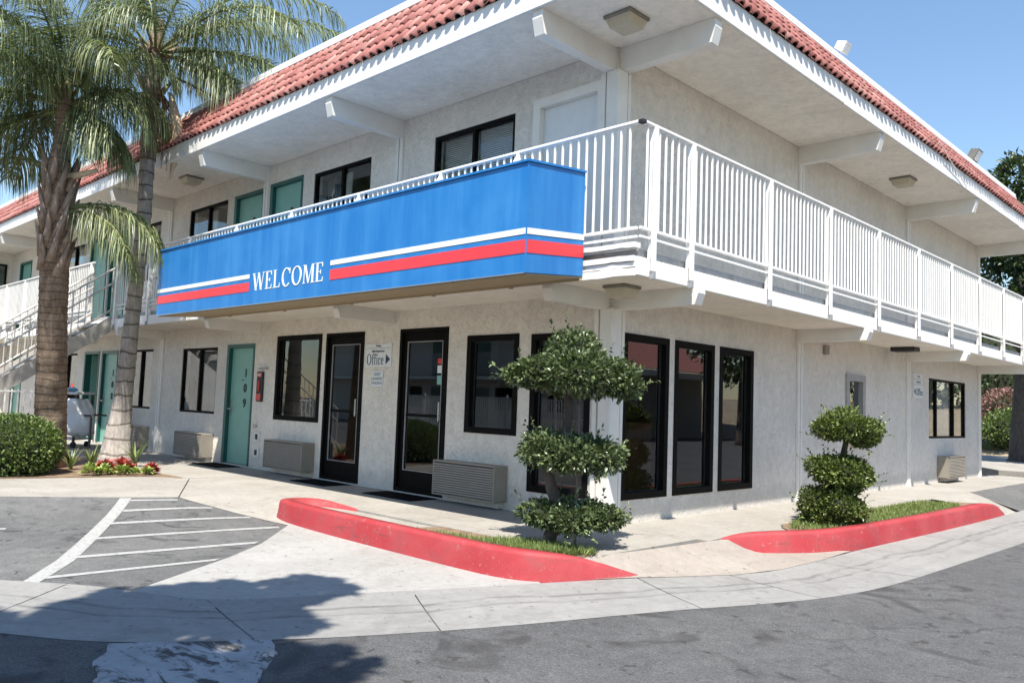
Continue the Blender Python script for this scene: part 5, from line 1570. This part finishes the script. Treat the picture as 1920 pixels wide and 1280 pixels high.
# --- thicker brown palm behind the hedge
p1 = thing('palm_tree', 'thick brown palm with old leaf boots and low drooping crown behind the clipped hedge', 'palm tree', (-8.57, -2.82, 0), 'queen palms in the planting bed')
palm_trunk(p1, [(-8.55, -2.80, -0.05), (-8.56, -2.81, 0.8), (-8.60, -2.88, 2.4), (-8.60, -2.90, 2.95)], [0.26, 0.225, 0.205, 0.205], 'palm_brown', 0.11, 'trunk', 0.022)
p1c = sub_origin(palm_trunk(p1, [(-8.60, -2.90, 2.94), (-8.62, -2.93, 3.8), (-8.62, -2.95, 4.5), (-8.61, -2.94, 5.0), (-8.60, -2.93, 6.0)], [0.20, 0.195, 0.17, 0.12, 0.09], 'palm_brown', 0.3, 'crown_shaft'), p1)
T1 = (-8.60, -2.93, 5.85)
for k in range(34):
    a = k * 2.399; z = 2.92 + k * 0.046
    b0 = Vector((T1[0] + 0.165 * math.cos(a), T1[1] + 0.165 * math.sin(a), z))
    d = Vector((math.cos(a + 1.2) * 0.28, math.sin(a + 1.2) * 0.28, 1.0)).normalized()
    MB().tube([b0, b0 + d * 0.28, b0 + d * 0.55 + Vector((math.cos(a) * .04, math.sin(a) * .04, 0))], [0.075, 0.055, 0.016], 6).build('leaf_boot', 'boot', p1c, True)
sp1 = [(RIGHT + 0.05, 0.45, 1.5, 2.1), (RIGHT - 0.25, -0.15, 1.1, 1.25), (RIGHT + 0.5, 0.75, 1.7, 2.3), (RIGHT - 0.7, 0.95, 2.0, 2.4), (RIGHT - 1.35, 1.25, 2.6, 2.6), (RIGHT + 0.3, -0.3, 1.1, 0.9), (RIGHT + 2.6, -0.25, 1.8, 0.9), (RIGHT + 3.4, -0.35, 1.8, 0.8), (RIGHT - 0.45, -0.35, 1.1, 0.8), (RIGHT - 1.6, 0.8, 2.7, 2.2), (RIGHT + 1.2, 0.7, 2.5, 1.9), (RIGHT + 1.9, 0.5, 2.5, 1.8),
       (RIGHT + 2.5, 0.75, 2.7, 2.0), (RIGHT + 3.0, 0.4, 2.7, 1.7), (RIGHT + 3.3, 0.9, 2.8, 2.1), (RIGHT + 3.7, 0.15, 2.4, 1.4), (RIGHT + 4.1, 0.85, 2.7, 2.1), (RIGHT + 4.5, 0.45, 2.5, 1.7), (RIGHT + 3.1, -0.1, 2.2, 1.1), (RIGHT + 0.2, 1.2, 2.2, 2.8), (RIGHT + 3.2, 1.25, 2.9, 2.4), (RIGHT + 4.8, 1.15, 2.7, 2.4), (RIGHT + 2.1, 1.2, 2.7, 2.4),
       (RIGHT - 0.5, 1.25, 2.7, 2.5), (RIGHT + 2.8, 1.0, 2.6, 2.4), (RIGHT + 3.5, 0.6, 2.9, 2.2)]
for i, (az, el, ln, dr) in enumerate(sp1):
    frond(p1, (T1[0] + 0.07 * math.cos(az), T1[1] + 0.07 * math.sin(az), T1[2] + 0.12 * el - 0.25), az, el, ln, dr, 300 + i, leaflet=0.95, pairs=112)

for i, (az, el, ln, dr, z0) in enumerate(((RIGHT - 0.05, 0.15, 1.9, 1.7, 4.0), (RIGHT + 0.25, 0.25, 1.7, 1.8, 4.05), (RIGHT - 0.3, 0.0, 1.6, 1.5, 3.95), (RIGHT + 0.1, -0.25, 1.5, 1.2, 3.9), (RIGHT + 2.9, 0.5, 1.8, 1.8, 4.6))):
    frond(p1, (T1[0] + 0.12 * math.cos(az), T1[1] + 0.12 * math.sin(az), z0), az, el, ln, dr, 360 + i, leaflet=0.75, pairs=70)
MB().tube([(T1[0] + 0.1, T1[1] + 0.1, 4.5), (T1[0] + 0.42, T1[1] + 0.40, 4.63)], [0.07, 0.03], 7).build('cut_stalk', 'spathe', p1, True)

def foliage(parent, mat, c, rx, ry, rz, n, seed, leafL=0.05, leafW=0.024, amp=0.14, core=0.72, shell=(0.72, 1.06), upbias=0.35, name='foliage', flat_bottom=0.0, tufts=0):
    d = unit(n)
    k = lump(d, seed, amp)
    rad = rng.uniform(shell[0], shell[1], n) ** 0.8 * k
    pos = np.c_[d[:, 0] * rx * rad, d[:, 1] * ry * rad, d[:, 2] * rz * rad]
    if flat_bottom: pos[:, 2] = np.where(pos[:, 2] < 0, pos[:, 2] * (1 - flat_bottom), pos[:, 2])
    pos += np.array(c)
    dirv = d * np.array([1, 1, 0.8]) + unit(n) * 0.75; dirv[:, 2] += upbias
    if tufts:   # longer shoots breaking the outline
        ti = rng.integers(0, n, tufts)
        ex = []
        for i in ti:
            base = pos[i]; dd = d[i] * np.array([1, 1, 0.6]) + np.array([0, 0, 0.5]); dd /= np.linalg.norm(dd)
            for s in range(6): ex.append((base + dd * 0.025 * (s + 1), dd + unit(1)[0] * 0.9))
        pos = np.r_[pos, np.array([e[0] for e in ex])]; dirv = np.r_[dirv, np.array([e[1] for e in ex])]
    nn = len(pos)
    org = np.array(parent_origin(parent))
    me = cloud_mesh(name, mat, pos - org, dirv, unit(nn) * 0.8 + np.array([0, 0, 1.0]), rng.uniform(0.7, 1.25, nn) * leafL, rng.uniform(0.8, 1.2, nn) * leafW, np.clip(rng.normal(0.45, 0.25, nn), 0, 1))
    o = put(name, me, parent, tuple(org)); o['kind'] = 'stuff'
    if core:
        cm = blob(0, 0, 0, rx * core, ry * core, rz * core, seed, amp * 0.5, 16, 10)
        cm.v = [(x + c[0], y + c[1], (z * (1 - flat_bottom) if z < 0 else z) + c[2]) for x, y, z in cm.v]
        cm.build('shade_core', 'leaf_core', parent, True)  # solid dark core added inside the leaves to block light
    return o

# tall three-tier topiary inside the long kerb
t1 = thing('topiary_tree', 'tall three-tier topiary with crooked trunk in front of the corner post', 'topiary', (0.49, -1.46, 0), 'clipped topiary trees')
MB().tube([(0.49, -1.46, -0.05), (0.50, -1.45, 0.10), (0.56, -1.39, 0.28), (0.50, -1.45, 0.50), (0.47, -1.48, 0.68), (0.55, -1.40, 0.85), (0.60, -1.36, 1.15), (0.57, -1.38, 1.5)], [0.075, 0.06, 0.05, 0.055, 0.05, 0.045, 0.042, 0.03], 9).build('trunk', 'bark', t1, True)
MB().tube([(0.52, -1.43, 0.12), (0.68, -1.28, 0.24), (0.78, -1.2, 0.36)], [0.035, 0.028, 0.018], 7).build('branch', 'bark', t1, True)
MB().tube([(0.66, -1.30, 0.0), (0.66, -1.30, 1.25)], 0.012, 6).build('stake', 'cart_frame', t1)
RT, DP = np.array((0.715, 0.699)), np.array((-0.699, 0.715))
def tier(tree, mat, base, lobes, dens, L, W, seed):
    for q, (r_, d_, z_, rad, rz_) in enumerate(lobes):
        c = np.array(base[:2]) + RT * r_ + DP * d_
        foliage(tree, mat, (c[0], c[1], z_), rad, rad, rz_, int(dens * rad * (rad + rz_)), seed + q, L, W, 0.16, 0.60, (0.62, 1.02), 0.3, tufts=10, flat_bottom=0.2)
tb = (0.49, -1.46)
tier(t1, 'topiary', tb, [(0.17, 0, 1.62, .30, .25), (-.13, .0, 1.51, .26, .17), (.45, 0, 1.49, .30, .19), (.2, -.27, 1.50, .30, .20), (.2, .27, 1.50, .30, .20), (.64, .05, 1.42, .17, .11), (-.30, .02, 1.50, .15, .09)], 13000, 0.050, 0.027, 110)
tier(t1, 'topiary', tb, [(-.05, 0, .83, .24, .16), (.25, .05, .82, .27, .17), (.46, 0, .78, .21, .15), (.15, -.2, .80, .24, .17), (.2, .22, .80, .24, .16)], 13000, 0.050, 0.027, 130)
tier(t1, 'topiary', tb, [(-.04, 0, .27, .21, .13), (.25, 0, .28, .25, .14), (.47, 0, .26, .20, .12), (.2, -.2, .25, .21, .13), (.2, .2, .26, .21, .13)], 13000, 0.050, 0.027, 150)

# low three-tier topiary inside the shorter kerb
t2 = thing('topiary_tree', 'low yellow-green three-tier topiary inside the shorter red kerb on the street side', 'topiary', (1.42, 2.30, 0), 'clipped topiary trees')
MB().tube([(1.42, 2.30, -0.03), (1.43, 2.31, 0.3), (1.47, 2.38, 0.65), (1.50, 2.41, 0.85), (1.53, 2.44, 1.05)], [0.055, 0.045, 0.04, 0.035, 0.025], 8).build('trunk', 'bark', t2, True)
tb = (1.42, 2.30)
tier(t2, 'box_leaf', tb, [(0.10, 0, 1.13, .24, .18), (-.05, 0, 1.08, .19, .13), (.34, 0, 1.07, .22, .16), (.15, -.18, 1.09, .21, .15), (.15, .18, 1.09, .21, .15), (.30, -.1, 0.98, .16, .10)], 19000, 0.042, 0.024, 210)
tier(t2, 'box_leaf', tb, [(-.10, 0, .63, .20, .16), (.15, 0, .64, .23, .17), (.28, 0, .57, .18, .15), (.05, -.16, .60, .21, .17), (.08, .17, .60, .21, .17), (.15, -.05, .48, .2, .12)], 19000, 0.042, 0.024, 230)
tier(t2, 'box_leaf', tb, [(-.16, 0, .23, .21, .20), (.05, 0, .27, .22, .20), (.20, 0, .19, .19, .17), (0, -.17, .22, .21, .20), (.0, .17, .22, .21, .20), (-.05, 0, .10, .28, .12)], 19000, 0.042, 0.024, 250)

# clipped hedge in the planting bed
hg = thing('hedge_bush', 'rounded clipped green hedge bush at the left edge in front of the brown palm', 'bush', (-7.85, -3.6, 0))
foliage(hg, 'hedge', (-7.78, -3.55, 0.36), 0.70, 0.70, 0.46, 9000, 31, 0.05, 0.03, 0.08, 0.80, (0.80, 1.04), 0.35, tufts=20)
# spiky plants and rosettes round the slim palm
def spiky(label, x, y, n, h, mat='blade', wid=0.022, z=0.02):
    t = thing('spiky_plant', label, 'plant', (x, y, z), 'strap-leaved plants in the bed')
    for i in range(n):
        a = i * 2.399 + random.uniform(-.3, .3); lean = random.uniform(0.15, 0.75); L = h * random.uniform(0.7, 1.1)
        m = MB(); px, py, pz = x, y, z
        S = 5
        for s in range(S + 1):
            w = wid * (1 - (s / S) ** 1.5) + 0.002
            m.v += [(px - w * math.sin(a), py + w * math.cos(a), pz), (px + w * math.sin(a), py - w * math.cos(a), pz)]
            e = 1.45 - lean * (0.5 + s * 0.28)
            px += math.cos(a) * math.cos(e) * L / S; py += math.sin(a) * math.cos(e) * L / S; pz += math.sin(e) * L / S
        for s in range(S): m.f.append((2 * s, 2 * s + 1, 2 * s + 3, 2 * s + 2))
        o = m.build('blade', mat, t, True)
        at_ = o.data.attributes.new('var', 'FLOAT', 'POINT'); at_.data.foreach_set('value', [random.random()] * len(o.data.vertices))
spiky('strap-leaved green plant right of the slim palm trunk', -8.35, -1.57, 22, 0.46)
spiky('dark strap-leaved plant between the hedge and the slim palm', -8.35, -2.25, 20, 0.42)
spiky('low strap-leaved plant close to the hedge bush', -8.0, -2.65, 16, 0.34)
def rosette(label, x, y, r, mat, n=34):
    t = thing('succulent', label, 'plant', (x, y, 0.015), 'succulents and red plants along the bed edge')
    d = unit(n * 3); d[:, 2] = np.abs(d[:, 2]) * 0.9 + 0.05
    pos = np.c_[d[:, 0] * r * 0.35, d[:, 1] * r * 0.35, 0.02 + d[:, 2] * r * 0.5]
    me = cloud_mesh('leaves', mat, pos, d, unit(n * 3) * 0.4 + np.array([0, 0, 1.0]), rng.uniform(0.5, 0.9, n * 3) * r, 0.38 * r, rng.random(n * 3))
    o = put('leaves', me, t, (x, y, 0.015)); o['kind'] = 'stuff'
rosette('pale yellow-green succulent nearest the hedge', -7.05, -2.68, 0.15, 'lime_leaf')
rosette('second pale green succulent right of the one by the hedge', -7.08, -2.50, 0.13, 'lime_leaf')
rosette('dark red bushy plant left of the slim palm base', -7.25, -2.42, 0.17, 'red_leaf')
rosette('green rosette succulent in front of the slim palm base', -6.98, -2.28, 0.13, 'lime_leaf')
rosette('dark red plant in front of the slim palm base', -7.25, -2.14, 0.16, 'red_leaf')
rosette('small lime rosette between the two red plants', -6.92, -2.13, 0.09, 'lime_leaf')
rosette('small lime rosette right of the slim palm', -6.85, -1.98, 0.10, 'lime_leaf')
rosette('red plant at the right end of the planting bed', -7.0, -1.86, 0.14, 'red_leaf')
rosette('low red plant against the foot of the slim palm', -7.9, -1.95, 0.15, 'red_leaf')

# ---------------------------------------------------------------- trees and bushes
def leafy_tree(name, label, cat, base, height, trunk_r, blobs, mat, n_per, leafL, seed, lean=(0, 0), group=None, n_br=7):
    t = thing(name, label, cat, base, group)
    bx, by, bz = base
    r = np.random.default_rng(seed)
    cz = height
    MB().tube([(bx, by, bz - 0.1), (bx + lean[0] * 0.15, by + lean[1] * 0.15, bz + 0.25), (bx + lean[0] * 0.5, by + lean[1] * 0.5, bz + cz * 0.5), (bx + lean[0], by + lean[1], bz + cz)], [trunk_r * 1.5, trunk_r * 1.05, trunk_r * 0.85, trunk_r * 0.6], 10).build('trunk', 'bark', t, True)
    m = MB()
    for b in blobs:
        s = Vector((bx + lean[0], by + lean[1], bz + cz * r.uniform(0.75, 1.0))); e = Vector(b[:3]); mid = (s + e) / 2 + Vector(r.normal(size=3) * 0.15)
        m.tube([s, mid, e], [trunk_r * 0.45, trunk_r * 0.3, trunk_r * 0.1], 6)
    m.build('limbs', 'bark', t, True)
    P, D = [], []
    for i, b in enumerate(blobs):
        d = unit(n_per); k = lump(d, seed * 10 + i, 0.3)
        rad = rng.uniform(0.25, 1.0, n_per) ** 0.55 * k
        # break up into clumps: keep leaves near random clump centres
        pos = d * rad[:, None] * np.array(b[3:6])
        cl = unit(26) * rng.uniform(0.5, 1.0, (26, 1)) * np.array(b[3:6])
        j = np.argmin(((pos[:, None, :] - cl[None]) ** 2).sum(-1), axis=1)
        pos = pos * 0.45 + cl[j] * 0.55 + rng.normal(size=pos.shape) * 0.05 * b[3]
        P.append(pos + np.array(b[:3])); D.append(d + unit(n_per) * 0.8)
    P = np.concatenate(P); D = np.concatenate(D); n = len(P)
    me = cloud_mesh('crown', mat, P - np.array(base), D, unit(n) + np.array([0, 0, 0.8]), rng.uniform(0.7, 1.3, n) * leafL, leafL * 0.5, np.clip(rng.normal(0.45, 0.25, n), 0, 1))
    o = put('crown', me, t, base); o['kind'] = 'stuff'
    return t
# tree beyond the far end of the street side
leafy_tree('shade_tree', 'large dark tree with thick trunk beyond the far right end of the motel', 'tree', (-1.25, 22.4, -0.12), 4.2, 0.30,
           [(-1.0, 22.6, 7.0, 2.2, 2.2, 1.9), (0.4, 22.0, 6.0, 2.0, 2.0, 1.7), (-2.6, 23.2, 5.9, 1.8, 1.8, 1.5), (-1.2, 22.3, 8.6, 1.3, 1.3, 1.1), (0.6, 23.2, 7.9, 1.6, 1.6, 1.3), (-2.2, 21.7, 4.7, 1.4, 1.4, 0.9), (1.4, 22.8, 4.8, 1.5, 1.5, 1.0), (-0.4, 21.6, 4.9, 1.3, 1.3, 0.9), (0.9, 20.2, 5.4, 1.7, 1.6, 1.1), (2.2, 19.8, 6.4, 1.7, 1.6, 1.2), (0.2, 21.0, 4.3, 1.3, 1.2, 0.8)], 'tree_leaf', 2600, 0.20, 41, (0.2, 0.1), 'trees beyond the motel')
leafy_tree('shade_tree', 'paler tree further behind, beyond the far right end of the motel', 'tree', (3.5, 38.0, -0.1), 3.5, 0.3,
           [(3.5, 38, 6.0, 3.0, 3.0, 2.2), (1.0, 39, 5.0, 2.6, 2.6, 2.0), (5.8, 38, 5.0, 2.6, 2.6, 2.0), (3, 38, 8.0, 2.0, 2.0, 1.5)], 'tree_leaf', 2200, 0.26, 42, (0, 0), 'trees beyond the motel')
leafy_tree('shade_tree', 'dark background tree behind the pink bush at the right', 'tree', (-7.5, 44.0, 0.6), 2.5, 0.3,
           [(-7.5, 44, 3.4, 3.4, 3.0, 2.4), (-3.5, 45, 3.2, 3.2, 3.0, 2.6), (-11, 45, 3.6, 3.2, 3.0, 2.4), (-6, 45, 6.8, 3.0, 3.0, 2.0), (-1.0, 46, 5.0, 3.0, 3.0, 2.4)], 'tree_leaf', 2400, 0.28, 43, (0, 0), 'trees beyond the motel')
# planted bank on the far side of the drive
m = MB()
for i in range(31):
    for j in range(13):
        x = -30 + i * 2.0; s = j / 12
        y = 30.6 + 16 * s
        m.v.append((x, y, -0.15 + 2.3 * (1 - math.exp(-s * 3.0)) + 0.12 * math.sin(x * 0.9 + j) * s))
for i in range(30):
    for j in range(12):
        m.f.append((i * 13 + j, (i + 1) * 13 + j, (i + 1) * 13 + j + 1, i * 13 + j + 1))
struct('planted_bank', m, 'bank', None, True)
def bush(label, mat, x, y, z, r, rz, n, seed, L):
    t = thing('shrub', label, 'bush', (x, y, z), None)
    foliage(t, mat, (x, y, z + rz * 0.8), r, r, rz, n, seed, L, L * 0.5, 0.22, 0.72, (0.6, 1.08), 0.3)
bush('round green shrub on the bank beyond the right end of the motel', 'hedge', -3.75, 31.6, 0.05, 1.15, 0.95, 5200, 51, 0.12)
bush('pink flowering shrub above the round green shrub at the right', 'pink_leaf', -4.1, 34.0, 0.7, 1.5, 1.15, 5200, 52, 0.13)
bush('dull brown-green shrub left of the pink flowering shrub', 'tree_leaf', -7.4, 34.5, 0.8, 1.4, 1.2, 3600, 53, 0.14)
for hx_, hy_, lb_ in ((-13.0, 41.0, 'dark evergreen shrub row behind the bank, left part'), (-7.5, 41.5, 'dark evergreen shrub row behind the pink shrub'), (-2.0, 42.0, 'dark evergreen shrub row behind the far tree trunk')):
    t = thing('background_shrub', lb_, 'bush', (hx_, hy_, 1.5), 'evergreen shrubs behind the bank')
    foliage(t, 'tree_leaf', (hx_, hy_, 3.6), 3.6, 1.8, 2.9, 5200, int(hy_ * 10), 0.26, 0.13, 0.2, 0.86, (0.8, 1.08), 0.2)
# raised kerb stub at the foot of the far tree
o = slab([(-0.35, 16.4), (3.5, 16.4), (3.5, 26), (-3.5, 26), (-3.2, 20.5)], 0.03, 0.2)
struct('tree_island', o, 'walk')
ns = thing('parking_sign', 'small red and white parking notice on a thin pole beyond the right end wall', 'sign', (-4.9, 30.4, 0))
MB().tube([(-4.9, 30.4, -0.1), (-4.9, 30.4, 2.5)], 0.025, 6).build('pole', 'frame_grey', ns)
B(-5.1, -4.7, 30.36, 30.375, 1.75, 2.45, 0.002).build('plate', 'plastic_white', ns)
B(-5.08, -4.72, 30.350, 30.358, 2.10, 2.28).build('red_band', 'red', ns)
B(-5.06, -4.74, 30.350, 30.358, 1.80, 1.95).build('red_band', 'red', ns)

# tree that stands beside the photographer and shades the lower left of the ground
leafy_tree('street_tree', 'leafy street tree beside the photographer whose shade falls on the gutter', 'tree', (5.6, -12.2, -0.16), 4.0, 0.2,
           [(2.07, -7.55, 5.79, 0.31, 0.25, 0.18), (2.13, -7.37, 6.01, 0.32, 0.23, 0.19), (2.1, -6.97, 5.66, 0.34, 0.26, 0.2), (2.54, -7.56, 5.79, 0.36, 0.3, 0.22), (2.8, -7.48, 6.15, 0.3, 0.26, 0.18), (2.7, -7.05, 5.74, 0.32, 0.3, 0.19), (2.84, -6.92, 5.96, 0.33, 0.3, 0.2), (2.08, -6.76, 5.69, 0.33, 0.29, 0.2), (2.62, -6.54, 5.83, 0.24, 0.23, 0.15), (2.45, -6.26, 5.93, 0.33, 0.31, 0.2), (3.18, -7.08, 6.08, 0.35, 0.29, 0.21), (2.43, -7.93, 6.13, 0.29, 0.29, 0.18), (2.68, -8.21, 6.18, 0.25, 0.19, 0.15), (2.93, -8.15, 5.78, 0.48, 0.4, 0.29), (3.17, -8.08, 6.03, 0.4, 0.34, 0.24), (3.35, -8.3, 5.88, 0.4, 0.35, 0.24), (3.53, -8.14, 6.0, 0.47, 0.42, 0.28), (3.22, -7.92, 6.21, 0.46, 0.46, 0.28), (3.97, -7.32, 6.05, 0.38, 0.36, 0.23), (4.28, -7.62, 6.23, 0.47, 0.41, 0.28), (3.96, -7.75, 6.08, 0.39, 0.37, 0.23), (2.72, -8.47, 5.99, 0.39, 0.28, 0.24), (3.45, -8.73, 6.16, 0.48, 0.35, 0.29), (2.15, -8.39, 6.13, 0.29, 0.22, 0.17), (4.0, -8.07, 5.83, 0.45, 0.43, 0.27), (3.73, -8.34, 5.68, 0.43, 0.31, 0.26), (4.45, -7.86, 6.08, 0.4, 0.39, 0.24)], 'tree_leaf', 1500, 0.13, 61, (-0.6, 1.4))

# ---------------------------------------------------------------- what the windows mirror: the facing wing, pool fence and a low tiled building
ow = thing('facing_wing', 'two-storey cream wing of the motel across the parking lot with a red roof edge', 'building', (-20, -24, -0.1))
B(-42, -9, -30, -24, -0.16, 5.4).build('wall', 'stucco', ow)
B(-42.5, -8.5, -24, -22.8, 5.15, 5.45).build('eave', 'white', ow)
MB().add([(-42.5, -22.7, 5.45), (-8.5, -22.7, 5.45), (-8.5, -23.6, 6.3), (-42.5, -23.6, 6.3)], [(0, 1, 2, 3)]).build('roof', 'tile', ow)
B(-42, -9, -23.999, -22.9, 2.45, 2.62).build('balcony', 'white', ow)
for i in range(8):
    B(-39 + i * 3.8, -38 + i * 3.8, -23.999, -23.96, 0.0, 2.05).build('door', 'teal_dark', ow)
    B(-37.5 + i * 3.8, -36.1 + i * 3.8, -23.999, -23.96, 0.9, 2.05).build('window', 'frame_black', ow)
    B(-39 + i * 3.8, -38 + i * 3.8, -23.999, -23.96, 2.7, 4.75).build('door', 'teal_dark', ow)
m = MB()
for i in range(300): m.box(-42 + i * 0.11, -41.98 + i * 0.11, -22.93, -22.91, 2.75, 3.85)
m.box(-42, -9, -22.95, -22.89, 3.86, 3.89)
o = m.build('railing', 'rail_white', ow); o['kind'] = 'stuff'
pf = thing('pool_fence', 'white metal picket fence around the pool across the parking lot', 'fence', (-12, -15, -0.1))
m = MB()
for i in range(210): m.box(-26 + i * 0.115, -25.962 + i * 0.115, -15.011, -14.989, -0.1, 1.45)
o = m.build('pickets', 'rail_white', pf); o['kind'] = 'stuff'
B(-26, -1.9, -15.02, -14.98, 1.40, 1.44).build('rail', 'rail_white', pf)
B(-26, -1.9, -15.02, -14.98, 0.05, 0.09).build('rail', 'rail_white', pf)
for i in range(11): B(-26 + i * 2.4, -25.94 + i * 2.4, -15.03, -14.97, -0.16, 1.55).build('post', 'rail_white', pf)
leafy_tree('street_tree', 'dark tree across the street mirrored in the corner windows', 'tree', (12.0, 25.0, -0.16), 3.0, 0.22,
           [(12, 25, 4.2, 2.6, 2.6, 2.2), (10.5, 27, 3.6, 2.2, 2.2, 2.2), (13.6, 28, 4.6, 2.6, 2.6, 2.4)], 'tree_leaf', 1500, 0.3, 71, (0, 0), 'trees across the street')
leafy_tree('street_tree', 'broad tree further up the street mirrored in the far window', 'tree', (9.0, 42.0, -0.16), 3.0, 0.25,
           [(9, 42, 4.4, 3.2, 3.2, 2.8), (6, 44, 3.8, 3.0, 3.0, 2.8), (12.5, 43, 4.2, 3.2, 3.2, 2.8)], 'tree_leaf', 1500, 0.36, 72, (0, 0), 'trees across the street')
lb = thing('tiled_building', 'low building with red tile roof across the street', 'building', (17, 14, -0.1))
B(17, 24, 2, 30, -0.16, 3.0).build('wall', 'inside', lb)
B(16.1, 17, 1, 31, 2.75, 3.0).build('fascia', 'white', lb)
m = MB()
for i in range(120):
    y = 1 + i * 0.25
    for k in range(4):
        a = math.pi * k / 3; b = math.pi * (k + 1) / 3 if k < 3 else math.pi * 1.33
        y0_, y1_ = y + 0.125 - 0.125 * math.cos(a), y + 0.125 - 0.125 * math.cos(min(b, math.pi))
        if k == 3: continue
        z0_, z1_ = 0.09 * math.sin(a), 0.09 * math.sin(b)
        m.add([(16.0, y0_, 3.0 + z0_), (16.0, y1_, 3.0 + z1_), (19.5, y1_, 4.9 + z1_), (19.5, y0_, 4.9 + z0_)], [(0, 1, 2, 3)])
m.build('roof', 'tile', lb)
